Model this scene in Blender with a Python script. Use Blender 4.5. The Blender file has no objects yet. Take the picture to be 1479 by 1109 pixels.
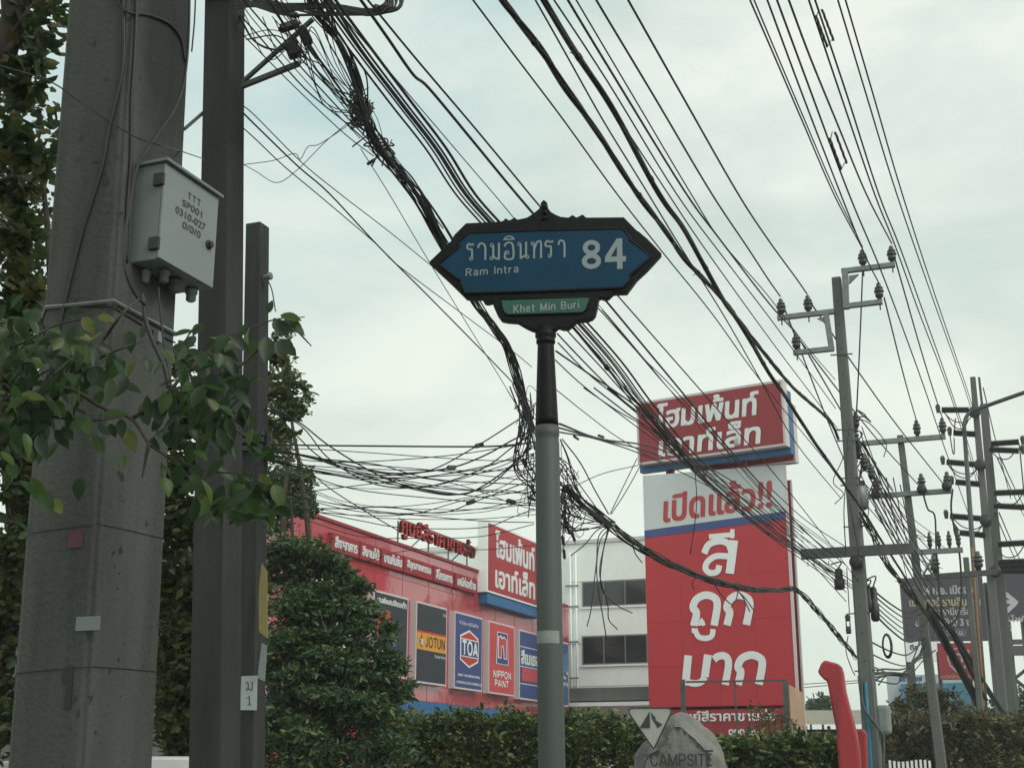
import bpy, math, random
import numpy as np
from mathutils import Vector, Matrix
R = random.Random(7)
NR = np.random.default_rng(5)
sc = bpy.context.scene
COL = sc.collection

# ------------------------------------------------------------------ camera, world, sun, exposure
PITCH = math.radians(16.0)
F = 1950.0
CP, SP = math.cos(PITCH), math.sin(PITCH)
CAM = Vector((0, 0, 1.35))
cd = bpy.data.cameras.new('camera')
cam = bpy.data.objects.new('camera', cd)
COL.objects.link(cam)
cam.location = CAM
cam.rotation_euler = (math.pi/2 + PITCH, 0, 0)
cd.sensor_width = 36.0
cd.lens = F/1479*36.0
cd.clip_start = 0.05
cd.clip_end = 4000
sc.camera = cam

SUN_EL, SUN_AZ = math.radians(40), math.radians(130)      # azimuth clockwise from +Y
wd = bpy.data.worlds.new('World')
sc.world = wd
wd.use_nodes = True
nt = wd.node_tree
nt.nodes.clear()
out = nt.nodes.new('ShaderNodeOutputWorld')
bg = nt.nodes.new('ShaderNodeBackground')
bg.inputs['Strength'].default_value = 0.105
sky = nt.nodes.new('ShaderNodeTexSky')
sky.sky_type = 'NISHITA'
sky.sun_disc = False
sky.sun_elevation = SUN_EL
sky.sun_rotation = SUN_AZ
sky.dust_density = 3.0
tc = nt.nodes.new('ShaderNodeTexCoord')
mp = nt.nodes.new('ShaderNodeMapping')
mp.inputs['Scale'].default_value = (1.0, 1.0, 2.2)
n1 = nt.nodes.new('ShaderNodeTexNoise')
n1.inputs['Scale'].default_value = 4.2
n1.inputs['Detail'].default_value = 8
n1.inputs['Roughness'].default_value = 0.55
n1.inputs['Distortion'].default_value = 0.3
r1 = nt.nodes.new('ShaderNodeValToRGB')
r1.color_ramp.elements[0].position = 0.36
r1.color_ramp.elements[1].position = 0.60
n2 = nt.nodes.new('ShaderNodeTexNoise')
n2.inputs['Scale'].default_value = 1.9
n2.inputs['Detail'].default_value = 5
r2 = nt.nodes.new('ShaderNodeValToRGB')
r2.color_ramp.elements[0].position = 0.36
r2.color_ramp.elements[1].position = 0.60
r2.color_ramp.elements[0].color = (.55, .55, .55, 1)
L = nt.links.new
L(tc.outputs['Generated'], mp.inputs['Vector'])
L(mp.outputs['Vector'], n1.inputs['Vector'])
L(mp.outputs['Vector'], n2.inputs['Vector'])
L(n1.outputs['Fac'], r1.inputs['Fac'])
L(n2.outputs['Fac'], r2.inputs['Fac'])
def mixrgb(a, b, fac):
    m = nt.nodes.new('ShaderNodeMix')
    m.data_type = 'RGBA'
    for sock, val in ((m.inputs[6], a), (m.inputs[7], b), (m.inputs[0], fac)):
        if hasattr(val, 'is_output'):
            L(val, sock)
        else:
            sock.default_value = val
    return m.outputs[2]
cloud = mixrgb((6.5, 7.3, 6.6, 1), (8.9, 9.4, 8.5, 1), r1.outputs['Color'])
thin = mixrgb((4.9, 6.8, 6.9, 1), (7.1, 8.1, 7.6, 1), r1.outputs['Color'])
# a thinner, bluer break in the cloud high on the left
dp = nt.nodes.new('ShaderNodeVectorMath'); dp.operation = 'DOT_PRODUCT'
L(tc.outputs['Generated'], dp.inputs[0]); dp.inputs[1].default_value = (-0.21, 0.83, 0.52)
mb_ = nt.nodes.new('ShaderNodeMapRange')
mb_.inputs['From Min'].default_value = 0.955; mb_.inputs['From Max'].default_value = 0.998
mb_.inputs['To Min'].default_value = 1.0; mb_.inputs['To Max'].default_value = 0.1
L(dp.outputs['Value'], mb_.inputs['Value'])
mm_ = nt.nodes.new('ShaderNodeMath'); mm_.operation = 'MULTIPLY'
L(r2.outputs['Color'], mm_.inputs[0]); L(mb_.outputs['Result'], mm_.inputs[1])
cl = mixrgb(thin, cloud, mm_.outputs[0])
# towards the horizon everything melts into even pale overcast
sep = nt.nodes.new('ShaderNodeSeparateXYZ')
L(tc.outputs['Generated'], sep.inputs[0])
mr = nt.nodes.new('ShaderNodeMapRange')
mr.inputs['From Min'].default_value = 0.05
mr.inputs['From Max'].default_value = 0.42
mr.inputs['To Min'].default_value = 0.7
mr.inputs['To Max'].default_value = 0.0
L(sep.outputs['Z'], mr.inputs['Value'])
cl2 = mixrgb(cl, (8.7, 9.5, 8.4, 1), mr.outputs['Result'])
fin = mixrgb(sky.outputs['Color'], cl2, 0.95)
# the cloud sheet is brighter behind the viewer, on the sun's side
mk = nt.nodes.new('ShaderNodeMapRange')
mk.inputs['From Min'].default_value = -0.15; mk.inputs['From Max'].default_value = -0.8
mk.inputs['To Min'].default_value = 1.0; mk.inputs['To Max'].default_value = 1.55
L(sep.outputs['Y'], mk.inputs['Value'])
sc_ = nt.nodes.new('ShaderNodeVectorMath'); sc_.operation = 'SCALE'
L(fin, sc_.inputs[0]); L(mk.outputs['Result'], sc_.inputs['Scale'])
L(sc_.outputs['Vector'], bg.inputs['Color'])
L(bg.outputs['Background'], out.inputs['Surface'])

sl = bpy.data.lights.new('sun', 'SUN')
sl.energy = 1.5
sl.angle = math.radians(18)
sl.color = (1, 0.95, 0.88)
so = bpy.data.objects.new('sun', sl)
COL.objects.link(so)
sd = Vector((math.sin(SUN_AZ)*math.cos(SUN_EL), math.cos(SUN_AZ)*math.cos(SUN_EL), math.sin(SUN_EL)))
so.rotation_euler = sd.to_track_quat('Z', 'Y').to_euler()
so.location = (0, 0, 60)
sc.view_settings.view_transform = 'Standard'
sc.view_settings.look = 'None'
sc.view_settings.exposure = 0.0
sc.view_settings.gamma = 1
sc.view_settings.use_curve_mapping = False
sc.cycles.max_bounces = 6
sc.cycles.transparent_max_bounces = 6
sc.cycles.use_denoising = True

# ------------------------------------------------------------------ materials
def lin(c):
    return tuple(((x/255)/12.92 if x/255 <= .04045 else ((x/255+.055)/1.055)**2.4) for x in c)
MATS = {}
def mat(name, col, rough=0.7, metal=0.0, var=0.0, vscale=6.0, bump=0.0, bscale=40.0, stain=None, streak=False, coat=0.0, col2=None):
    """plain surface with object-space noise: var = tone variation, stain = (colour, amount, scale)"""
    if name in MATS: return MATS[name]
    m = bpy.data.materials.new(name)
    m.use_nodes = True
    t = m.node_tree
    p = t.nodes['Principled BSDF']
    p.inputs['Base Color'].default_value = (*col, 1)
    p.inputs['Roughness'].default_value = rough
    p.inputs['Metallic'].default_value = metal
    if coat: p.inputs['Coat Weight'].default_value = coat
    tcn = t.nodes.new('ShaderNodeTexCoord')
    src = None
    if var or stain or col2:
        nz = t.nodes.new('ShaderNodeTexNoise')
        nz.inputs['Scale'].default_value = vscale
        nz.inputs['Detail'].default_value = 7
        nz.inputs['Roughness'].default_value = 0.62
        mpn = t.nodes.new('ShaderNodeMapping')
        if streak: mpn.inputs['Scale'].default_value = (1, 1, 0.12)
        t.links.new(tcn.outputs['Object'], mpn.inputs['Vector'])
        t.links.new(mpn.outputs['Vector'], nz.inputs['Vector'])
        rp = t.nodes.new('ShaderNodeValToRGB')
        rp.color_ramp.elements[0].position = 0.3
        rp.color_ramp.elements[1].position = 0.7
        a = tuple(c*(1-var) for c in col); b = tuple(min(1, c*(1+var)) for c in (col2 or col))
        rp.color_ramp.elements[0].color = (*a, 1)
        rp.color_ramp.elements[1].color = (*b, 1)
        t.links.new(nz.outputs['Fac'], rp.inputs['Fac'])
        src = rp.outputs['Color']
        if stain:
            n3 = t.nodes.new('ShaderNodeTexNoise')
            n3.inputs['Scale'].default_value = stain[2]
            n3.inputs['Detail'].default_value = 6
            mp3 = t.nodes.new('ShaderNodeMapping')
            mp3.inputs['Scale'].default_value = (1, 1, 0.25)
            mp3.inputs['Location'].default_value = (3.1, 1.7, .4)
            t.links.new(tcn.outputs['Object'], mp3.inputs['Vector'])
            t.links.new(mp3.outputs['Vector'], n3.inputs['Vector'])
            r3 = t.nodes.new('ShaderNodeValToRGB')
            r3.color_ramp.elements[0].position = 0.52
            r3.color_ramp.elements[1].position = 0.72
            r3.color_ramp.elements[1].color = (stain[1],)*3 + (1,)
            t.links.new(n3.outputs['Fac'], r3.inputs['Fac'])
            mx = t.nodes.new('ShaderNodeMix')
            mx.data_type = 'RGBA'
            t.links.new(r3.outputs['Color'], mx.inputs[0])
            t.links.new(src, mx.inputs[6])
            mx.inputs[7].default_value = (*stain[0], 1)
            src = mx.outputs[2]
        t.links.new(src, p.inputs['Base Color'])
    if bump:
        nb = t.nodes.new('ShaderNodeTexNoise')
        nb.inputs['Scale'].default_value = bscale
        nb.inputs['Detail'].default_value = 4
        t.links.new(tcn.outputs['Object'], nb.inputs['Vector'])
        bn = t.nodes.new('ShaderNodeBump')
        bn.inputs['Strength'].default_value = 1.0
        bn.inputs['Distance'].default_value = bump
        t.links.new(nb.outputs['Fac'], bn.inputs['Height'])
        t.links.new(bn.outputs['Normal'], p.inputs['Normal'])
    MATS[name] = m
    return m

def leafmat(name, stops, trans=0.35, rough=0.45):
    if name in MATS: return MATS[name]
    m = bpy.data.materials.new(name)
    m.use_nodes = True
    t = m.node_tree
    p = t.nodes['Principled BSDF']
    g = t.nodes.new('ShaderNodeNewGeometry')
    rp = t.nodes.new('ShaderNodeValToRGB')
    el = rp.color_ramp.elements
    el[0].position, el[0].color = stops[0][0], (*stops[0][1], 1)
    el[1].position, el[1].color = stops[-1][0], (*stops[-1][1], 1)
    for s in stops[1:-1]:
        e = el.new(s[0]); e.color = (*s[1], 1)
    t.links.new(g.outputs['Random Per Island'], rp.inputs['Fac'])
    t.links.new(rp.outputs['Color'], p.inputs['Base Color'])
    p.inputs['Roughness'].default_value = rough
    tr = t.nodes.new('ShaderNodeBsdfTranslucent')
    hs = t.nodes.new('ShaderNodeHueSaturation')
    hs.inputs['Value'].default_value = 1.7
    hs.inputs['Hue'].default_value = 0.485
    t.links.new(rp.outputs['Color'], hs.inputs['Color'])
    t.links.new(hs.outputs['Color'], tr.inputs['Color'])
    mx = t.nodes.new('ShaderNodeMixShader')
    mx.inputs[0].default_value = trans
    t.links.new(p.outputs[0], mx.inputs[1])
    t.links.new(tr.outputs[0], mx.inputs[2])
    t.links.new(mx.outputs[0], t.nodes['Material Output'].inputs['Surface'])
    MATS[name] = m
    return m

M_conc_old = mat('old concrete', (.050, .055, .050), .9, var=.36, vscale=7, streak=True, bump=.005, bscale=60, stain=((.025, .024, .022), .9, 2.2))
def add_soot(m, centre, radii):
    t = m.node_tree; p = t.nodes['Principled BSDF']
    src = p.inputs['Base Color'].links[0].from_socket
    tcn = t.nodes.new('ShaderNodeTexCoord'); mpn = t.nodes.new('ShaderNodeMapping')
    mpn.vector_type = 'TEXTURE'
    mpn.inputs['Location'].default_value = centre; mpn.inputs['Scale'].default_value = radii
    t.links.new(tcn.outputs['Object'], mpn.inputs['Vector'])
    nz = t.nodes.new('ShaderNodeTexNoise'); nz.inputs['Scale'].default_value = 5; nz.inputs['Detail'].default_value = 6
    t.links.new(tcn.outputs['Object'], nz.inputs['Vector'])
    ln = t.nodes.new('ShaderNodeVectorMath'); ln.operation = 'LENGTH'; t.links.new(mpn.outputs['Vector'], ln.inputs[0])
    ad = t.nodes.new('ShaderNodeMath'); ad.operation = 'ADD'; t.links.new(ln.outputs['Value'], ad.inputs[0]); t.links.new(nz.outputs['Fac'], ad.inputs[1])
    mr_ = t.nodes.new('ShaderNodeMapRange'); mr_.inputs['From Min'].default_value = 1.15; mr_.inputs['From Max'].default_value = 1.75; mr_.inputs['To Min'].default_value = .88; mr_.inputs['To Max'].default_value = 0
    t.links.new(ad.outputs[0], mr_.inputs['Value'])
    mx = t.nodes.new('ShaderNodeMix'); mx.data_type = 'RGBA'
    t.links.new(mr_.outputs['Result'], mx.inputs[0]); t.links.new(src, mx.inputs[6]); mx.inputs[7].default_value = (.014, .015, .015, 1)
    t.links.new(mx.outputs[2], p.inputs['Base Color'])
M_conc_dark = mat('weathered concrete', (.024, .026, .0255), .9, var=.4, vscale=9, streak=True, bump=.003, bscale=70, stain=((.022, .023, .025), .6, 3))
M_conc = mat('grey concrete', (.115, .125, .116), .88, var=.22, vscale=1.6, streak=True, bump=.004, bscale=30, stain=((.06, .062, .058), .6, 1.1))
M_wire = mat('black cable sheath', (.012, .013, .014), .55, var=.3, vscale=2)
M_black = mat('black plastic', (.015, .016, .017), .5, var=.2)
M_iron = mat('black painted cast iron', (.006, .007, .008), .5, var=.35, vscale=14, bump=.002, bscale=45)
M_galv = mat('galvanised steel', (.17, .185, .185), .5, metal=.35, var=.22, vscale=9)
M_steel = mat('dull grey steel', (.075, .082, .085), .6, metal=.3, var=.25, vscale=6)
M_postgrey = mat('grey painted post', (.057, .070, .065), .6, var=.16, vscale=5, streak=True, bump=.001, stain=((.06, .075, .068), .6, 3.0))
M_porc = mat('brown grey porcelain', (.04, .042, .043), .3, var=.2)
M_white = mat('white paint', (.82, .86, .84), .6, var=.04, vscale=3, stain=((.6, .62, .59), .3, .5))
M_wtext = mat('white lettering', (.72, .75, .76), .5)
M_sign_white = mat('reflective white lettering', (.22, .27, .28), .45)
M_box = mat('pale grey enamel', (.14, .165, .152), .45, var=.07, vscale=3, stain=((.13, .14, .12), .45, 2.5))
M_red = mat('red printed board', (.42, .024, .037), .6, var=.06, vscale=.6)
M_redD = mat('dark red board', (.27, .022, .034), .6, var=.12, vscale=1)
M_redL = mat('red lettering', (.40, .035, .042), .5)
M_facade = mat('glossy red cladding', (.42, .03, .05), .4, var=.06, vscale=.4, bump=.03, bscale=.5, coat=1.0)
_p = M_facade.node_tree.nodes['Principled BSDF']; _p.inputs['Coat IOR'].default_value = 2.1; _p.inputs['Coat Roughness'].default_value = .08; M_facade.node_tree.links.new(M_facade.node_tree.nodes['Bump'].outputs[0], _p.inputs['Coat Normal'])
M_blueSign = mat('blue reflective sheet', (.0035, .040, .083), .45, var=.14, vscale=5)
for _m in (M_blueSign, M_iron): _m.node_tree.nodes['Principled BSDF'].inputs['Specular IOR Level'].default_value = .18
M_greenSign = mat('green reflective sheet', (.008, .085, .055), .45, var=.1, vscale=6)
M_blue = mat('blue trim', (.03, .13, .30), .55, var=.1, vscale=1)
M_navy = mat('navy board', (.035, .060, .20), .5, var=.08, vscale=1)
M_char = mat('charcoal board', (.022, .032, .044), .5, var=.1, vscale=1)
M_glass = mat('dark window glass', (.020, .024, .026), .12)
M_trim = mat('light panel edge', (.55, .50, .52), .6)
M_yel = mat('amber band', (.62, .30, .03), .55)
M_stone = mat('grey boulder stone', (.17, .17, .158), .9, var=.30, vscale=3.2, bump=.03, bscale=9, stain=((.12, .12, .11), .6, 2.5))
M_bark = mat('dark bark', (.045, .036, .028), .95, var=.35, vscale=12, bump=.01, bscale=30)
M_twig = mat('brown twig', (.05, .04, .03), .9, var=.3, vscale=20)
M_leafN = leafmat('near leaf', [(0, (.010, .024, .010)), (.5, (.020, .048, .015)), (.82, (.034, .075, .018)), (.95, (.06, .11, .022)), (1, (.11, .12, .03))], .5)
M_leafL = leafmat('olive leaf', [(0, (.016, .034, .014)), (.55, (.035, .062, .020)), (.85, (.06, .075, .018)), (1, (.11, .085, .02))], .35)  # dark green to olive tones, random per leaf
M_leafM = leafmat('dark crown leaf', [(0, (.020, .048, .026)), (.5, (.040, .085, .036)), (.82, (.080, .13, .045)), (1, (.16, .18, .06))], .3)  # palest random leaf tones stand in for top-lit leaves
M_leafH = leafmat('hedge leaf', [(0, (.020, .044, .016)), (.55, (.048, .088, .026)), (.80, (.11, .15, .04)), (1, (.26, .26, .06))], .3)
M_leafB = leafmat('browning leaf', [(0, (.035, .048, .022)), (.45, (.075, .085, .034)), (.75, (.13, .098, .045)), (1, (.18, .15, .06))], .3)
M_leafF = leafmat('distant leaf', [(0, (.03, .05, .03)), (1, (.07, .10, .05))], .2)

# ------------------------------------------------------------------ geometry helpers
DV = Vector((0.3642, 0.9313, 0))       # along the road
EV = Vector((0.9313, -0.3642, 0))      # across it, to the right
UP = Vector((0, 0, 1))
def ray(px, py):
    v = (554.5-py)/F
    return Vector(((px-739.5)/F, CP - v*SP, SP + v*CP))
def at(px, py, Y):
    r = ray(px, py)
    return CAM + r*(Y/r.y)
def mpp(Y):                            # metres per photo pixel at that depth
    return Y/F*1.03
class Plane:
    def __init__(s, o, d):
        s.o = Vector((o[0], o[1], 0)); s.d = Vector((d[0], d[1], 0)).normalized()
        s.n = Vector((s.d.y, -s.d.x, 0))
    def uv(s, px, py, off=0):
        r = ray(px, py)
        t = (s.o + s.n*off - CAM).dot(s.n)/r.dot(s.n)
        p = CAM + r*t
        return ((p-s.o).dot(s.d), p.z)
    def P(s, u, z, off=0):
        p = s.o + s.d*u + s.n*off
        return Vector((p.x, p.y, z))
    def hit(s, px, py, off=0):
        return s.P(*s.uv(px, py, off), off)

class MB:
    def __init__(s): s.v = []; s.f = []
    def add(s, vs, fs):
        k = len(s.v)
        s.v += [tuple(v) for v in vs]
        s.f += [tuple(i+k for i in f) for f in fs]
        return s
    def box(s, c, ax, ay, az):          # half-axis vectors
        c = Vector(c)
        vs = [c + ax*i + ay*j + az*k for i in (-1, 1) for j in (-1, 1) for k in (-1, 1)]
        return s.add(vs, [(0, 1, 3, 2), (4, 6, 7, 5), (0, 4, 5, 1), (2, 3, 7, 6), (0, 2, 6, 4), (1, 5, 7, 3)])
    def pbox(s, pl, u0, u1, z0, z1, o0, o1):
        return s.box(pl.P((u0+u1)/2, (z0+z1)/2, (o0+o1)/2), pl.d*((u1-u0)/2), pl.n*((o1-o0)/2), UP*((z1-z0)/2))
    def bar(s, a, b, w, h, up=UP):      # rectangular bar from a to b
        a = Vector(a); b = Vector(b); t = (b-a); ln = t.length; t = t/ln
        sd_ = t.cross(up)
        sd_ = sd_.normalized() if sd_.length > 1e-4 else Vector((1, 0, 0))
        u2 = sd_.cross(t).normalized()
        return s.box((a+b)/2, t*(ln/2), sd_*(w/2), u2*(h/2))
    def tube(s, pts, r, n=6, cap=True):
        pts = [Vector(p) for p in pts]
        m = len(pts)
        rs = r if isinstance(r, (list, tuple)) else [r]*m
        t0 = (pts[1]-pts[0]).normalized()
        nx = t0.cross(UP)
        if nx.length < 1e-3: nx = t0.cross(Vector((1, 0, 0)))
        nx.normalize()
        vs = []; fs = []
        for i, p in enumerate(pts):
            t = (pts[min(i+1, m-1)] - pts[max(i-1, 0)])
            if t.length < 1e-9: t = t0.copy()
            t.normalize()
            nx = (nx - t*nx.dot(t))
            if nx.length < 1e-6: nx = t.orthogonal()
            nx.normalize()
            ny = t.cross(nx)
            for k in range(n):
                a = 2*math.pi*k/n
                vs.append(p + (nx*math.cos(a) + ny*math.sin(a))*rs[i])
        for i in range(m-1):
            for k in range(n):
                k2 = (k+1) % n
                fs.append((i*n+k, i*n+k2, (i+1)*n+k2, (i+1)*n+k))
        if cap:
            fs.append(tuple(range(n-1, -1, -1))); fs.append(tuple((m-1)*n+k for k in range(n)))
        return s.add(vs, fs)
    def lathe(s, a, axis, prof, n=20):   # prof: (distance along axis, radius)
        a = Vector(a); axis = Vector(axis).normalized()
        return s.tube_prof(a, axis, prof, n)
    def tube_prof(s, a, axis, prof, n):
        nx = axis.orthogonal().normalized(); ny = axis.cross(nx)
        vs = []; fs = []
        for d_, r in prof:
            for k in range(n):
                an = 2*math.pi*k/n
                vs.append(a + axis*d_ + (nx*math.cos(an)+ny*math.sin(an))*max(r, 1e-4))
        m = len(prof)
        for i in range(m-1):
            for k in range(n):
                k2 = (k+1) % n
                fs.append((i*n+k, i*n+k2, (i+1)*n+k2, (i+1)*n+k))
        fs.append(tuple(range(n-1, -1, -1))); fs.append(tuple((m-1)*n+k for k in range(n)))
        return s.add(vs, fs)
    def prism(s, pts, depth):            # outline of 3-D points swept by a vector
        n = len(pts)
        vs = [Vector(p) for p in pts] + [Vector(p)+depth for p in pts]
        fs = [tuple(range(n)), tuple(range(2*n-1, n-1, -1))]
        fs += [(i, i+n, (i+1) % n+n, (i+1) % n) for i in range(n)]
        return s.add(vs, fs)
    def column(s, a, b, secA, secB, dx=None, dy=None):   # loft between two cross-sections (2-D in DV,EV)
        dx = dx or EV; dy = dy or DV
        n = len(secA)
        vs = [Vector(a)+dx*x+dy*y for x, y in secA] + [Vector(b)+dx*x+dy*y for x, y in secB]
        fs = [tuple(range(n-1, -1, -1)), tuple(range(n, 2*n))]
        fs += [(i, (i+1) % n, (i+1) % n+n, i+n) for i in range(n)]
        return s.add(vs, fs)
    def build(s, name, m, parent=None, smooth=False, bevel=0):
        me = bpy.data.meshes.new(name)
        me.from_pydata(s.v, [], s.f)
        me.update()
        return link(name, me, m, parent, smooth, bevel)
def link(name, me, m, parent=None, smooth=False, bevel=0):
    me.materials.append(m)
    if smooth:
        me.polygons.foreach_set('use_smooth', [True]*len(me.polygons))
    o = bpy.data.objects.new(name, me)
    COL.objects.link(o)
    if parent is not None:
        o.parent = parent
        if parent.type == 'EMPTY':
            o.location = -parent.location
    if bevel:
        b = o.modifiers.new('bevel', 'BEVEL'); b.width = bevel; b.segments = 2; b.limit_method = 'ANGLE'
    return o
def thing(name, label, cat, loc=(0, 0, 0), group=None):
    o = bpy.data.objects.new(name, None)
    o.empty_display_size = .2
    COL.objects.link(o)
    o.location = loc
    return tag(o, label, cat, group)
def tag(o, label, cat, group=None):
    o['label'] = label; o['category'] = cat
    if group: o['group'] = group
    return o
def struct(o):
    o['kind'] = 'structure'
    return o

def smooth_path(pts, sub=6):
    pts = [Vector(p) for p in pts]
    if len(pts) < 3:
        return [pts[0].lerp(pts[1], k/sub) for k in range(sub+1)]
    res = []
    P = [pts[0]*2-pts[1]] + pts + [pts[-1]*2-pts[-2]]
    for i in range(1, len(P)-2):
        p0, p1, p2, p3 = P[i-1], P[i], P[i+1], P[i+2]
        for k in range(sub):
            t = k/sub
            res.append(.5*((2*p1) + (p2-p0)*t + (2*p0-5*p1+4*p2-p3)*t*t + (3*p1-p0-3*p2+p3)*t**3))
    res.append(pts[-1])
    return res

# text: outlines from the built-in font, fitted to a rectangle on a plane
def text_data(s, res=3, shear=0.0):
    c = bpy.data.curves.new('tmp', 'FONT')
    c.body = s; c.size = 1; c.resolution_u = res; c.shear = shear
    o = bpy.data.objects.new('tmp', c)
    me = bpy.data.meshes.new_from_object(o)
    v = np.array([tuple(x.co) for x in me.vertices]); f = [tuple(p.vertices) for p in me.polygons]
    bpy.data.objects.remove(o); bpy.data.meshes.remove(me); bpy.data.curves.remove(c)
    return v, f
def text_mb(mb, s, pl, u0, u1, z0, z1, off, bold=.04, shear=0.0, slope=0.0, zstep=.0012, res=3):
    v, f = text_data(s, res, shear)
    mn, mx = v.min(0), v.max(0)
    w, h = u1-u0, z1-z0
    b = bold*h
    us = u0 + b + (v[:, 0]-mn[0])/(mx[0]-mn[0])*(w-2*b)
    zs = z0 + b + (v[:, 1]-mn[1])/(mx[1]-mn[1])*(h-2*b)
    zs = zs + slope*(us-u0)
    sh = [(0, 0)]
    if bold: sh = [(b*i, .7*b*j) for i in (-1, 0, 1) for j in (-1, 0, 1)]
    for k, (du, dz) in enumerate(sh):
        mb.add([pl.P(a+du, c+dz, off+k*zstep) for a, c in zip(us, zs)], f)
    return mb
def text_px(name, s, pl, x0, x1, y_top, y_bot, off, m, parent, bold=.04, shear=0.0, ref=None, slope=0.0):
    """x0,x1 = pixel columns; y_top/y_bot pixel rows measured at column ref (default the middle)"""
    ref = ref or (x0+x1)/2
    u0 = pl.uv(x0, (y_top+y_bot)/2, off)[0]; u1 = pl.uv(x1, (y_top+y_bot)/2, off)[0]
    z1 = pl.uv(ref, y_top, off)[1]; z0 = pl.uv(ref, y_bot, off)[1]
    if slope: 
        z0 -= slope*(u1-u0)/2; z1 -= slope*(u1-u0)/2
    return text_mb(MB(), s, pl, u0, u1, z0, z1, off, bold, shear, slope).build(name, m, parent)

LAT = {
 'R': (.62, [[(.05,0),(.05,1)],[(.05,.95),(.38,.95),(.53,.88),(.56,.74),(.52,.60),(.38,.52),(.05,.52)],[(.34,.52),(.57,0)]]),
 'a': (.55, [[(.06,.54),(.14,.67),(.28,.70),(.41,.65),(.44,.53),(.44,.10),(.49,0)],[(.44,.40),(.20,.36),(.07,.27),(.06,.14),(.14,.04),(.28,.04),(.40,.11),(.44,.22)]]),
 'm': (.84, [[(.05,0),(.05,.72)],[(.05,.52),(.14,.65),(.26,.68),(.37,.62),(.40,.50),(.40,0)],[(.40,.52),(.50,.65),(.62,.68),(.73,.62),(.76,.50),(.76,0)]]),
 'I': (.14, [[(.06,0),(.06,1)]]), 'n': (.52, [[(.05,0),(.05,.72)],[(.05,.50),(.15,.65),(.28,.68),(.41,.62),(.45,.48),(.45,0)]]),
 't': (.34, [[(.13,.95),(.13,.14),(.18,.05),(.30,.04)],[(0,.66),(.30,.66)]]), 'r': (.36, [[(.05,0),(.05,.72)],[(.05,.46),(.13,.62),(.32,.67)]]),
 'K': (.64, [[(.05,0),(.05,1)],[(.56,1),(.06,.40)],[(.22,.58),(.58,0)]]), 'h': (.52, [[(.05,0),(.05,1)],[(.05,.50),(.15,.65),(.28,.68),(.41,.62),(.45,.48),(.45,0)]]),
 'e': (.54, [[(.05,.37),(.47,.37),(.45,.54),(.37,.66),(.25,.69),(.11,.60),(.05,.37),(.08,.15),(.20,.04),(.35,.04),(.47,.15)]]),
 'M': (.80, [[(.05,0),(.05,1)],[(.06,.96),(.38,.08)],[(.38,.08),(.70,.96)],[(.71,1),(.71,0)]]), 'i': (.14, [[(.06,0),(.06,.70)],[(.06,.85),(.06,1)]]),
 'B': (.62, [[(.05,0),(.05,1)],[(.05,.95),(.36,.95),(.49,.88),(.51,.74),(.47,.60),(.36,.53),(.05,.53)],[(.36,.53),(.51,.45),(.56,.28),(.50,.11),(.36,.05),(.05,.05)]]),
 'u': (.52, [[(.05,.70),(.05,.22),(.10,.08),(.22,.03),(.36,.09),(.45,.24)],[(.45,.70),(.45,0)]]),
 'J': (.46, [[(.36,1),(.36,.24),(.31,.09),(.20,.05),(.08,.10),(.04,.26)]]), 'O': (.76, [[(.37,.95),(.18,.89),(.07,.70),(.05,.5),(.07,.3),(.18,.11),(.37,.05),(.56,.11),(.67,.3),(.69,.5),(.67,.7),(.56,.89),(.37,.95)]]),
 'T': (.60, [[(.29,0),(.29,1)],[(0,.94),(.58,.94)]]), 'U': (.66, [[(.06,1),(.06,.32),(.12,.13),(.31,.05),(.50,.13),(.56,.32),(.56,1)]]), 'N': (.68, [[(.06,0),(.06,1)],[(.08,.97),(.57,.03)],[(.59,0),(.59,1)]]),
 'A': (.68, [[(.03,0),(.32,.97)],[(.32,.97),(.61,0)],[(.13,.30),(.51,.30)]]), 'P': (.60, [[(.05,0),(.05,1)],[(.05,.95),(.36,.95),(.50,.87),(.54,.70),(.50,.53),(.36,.45),(.05,.45)]]),
 'C': (.68, [[(.60,.72),(.50,.89),(.34,.95),(.17,.88),(.07,.70),(.05,.5),(.07,.3),(.17,.12),(.34,.05),(.50,.11),(.61,.29)]]),
 'S': (.60, [[(.52,.74),(.45,.90),(.29,.95),(.13,.89),(.07,.74),(.14,.60),(.30,.52),(.46,.43),(.54,.27),(.47,.11),(.29,.05),(.12,.10),(.05,.28)]]),
 'E': (.56, [[(.05,0),(.05,1)],[(.05,.94),(.50,.94)],[(.05,.52),(.45,.52)],[(.05,.06),(.51,.06)]]), 'D': (.66, [[(.05,0),(.05,1)],[(.05,.95),(.30,.95),(.50,.84),(.58,.62),(.58,.38),(.50,.16),(.30,.05),(.05,.05)]]),
 'L': (.52, [[(.05,0),(.05,1)],[(.05,.06),(.49,.06)]]), 'H': (.66, [[(.05,0),(.05,1)],[(.58,0),(.58,1)],[(.05,.52),(.58,.52)]]), ' ': (.34, [])}
def latin_mb(mb, s, pl, u0, u1, z0, z1, off, wf=.13, slope=0.0, gap=.13, zstep=.00012):
    tot = sum(LAT[c][0]+gap for c in s)-gap
    kx = (u1-u0)/tot; kz_ = z1-z0; x = 0; zo_ = off
    for c in s:
        for st in LAT[c][1]:
            zo_ += zstep
            ribbon(mb, [(u0+(x+a)*kx, z0+b*kz_+slope*(x+a)*kx) for a, b in st], wf*kz_, pl, zo_)
        x += LAT[c][0]+gap
    return mb
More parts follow.
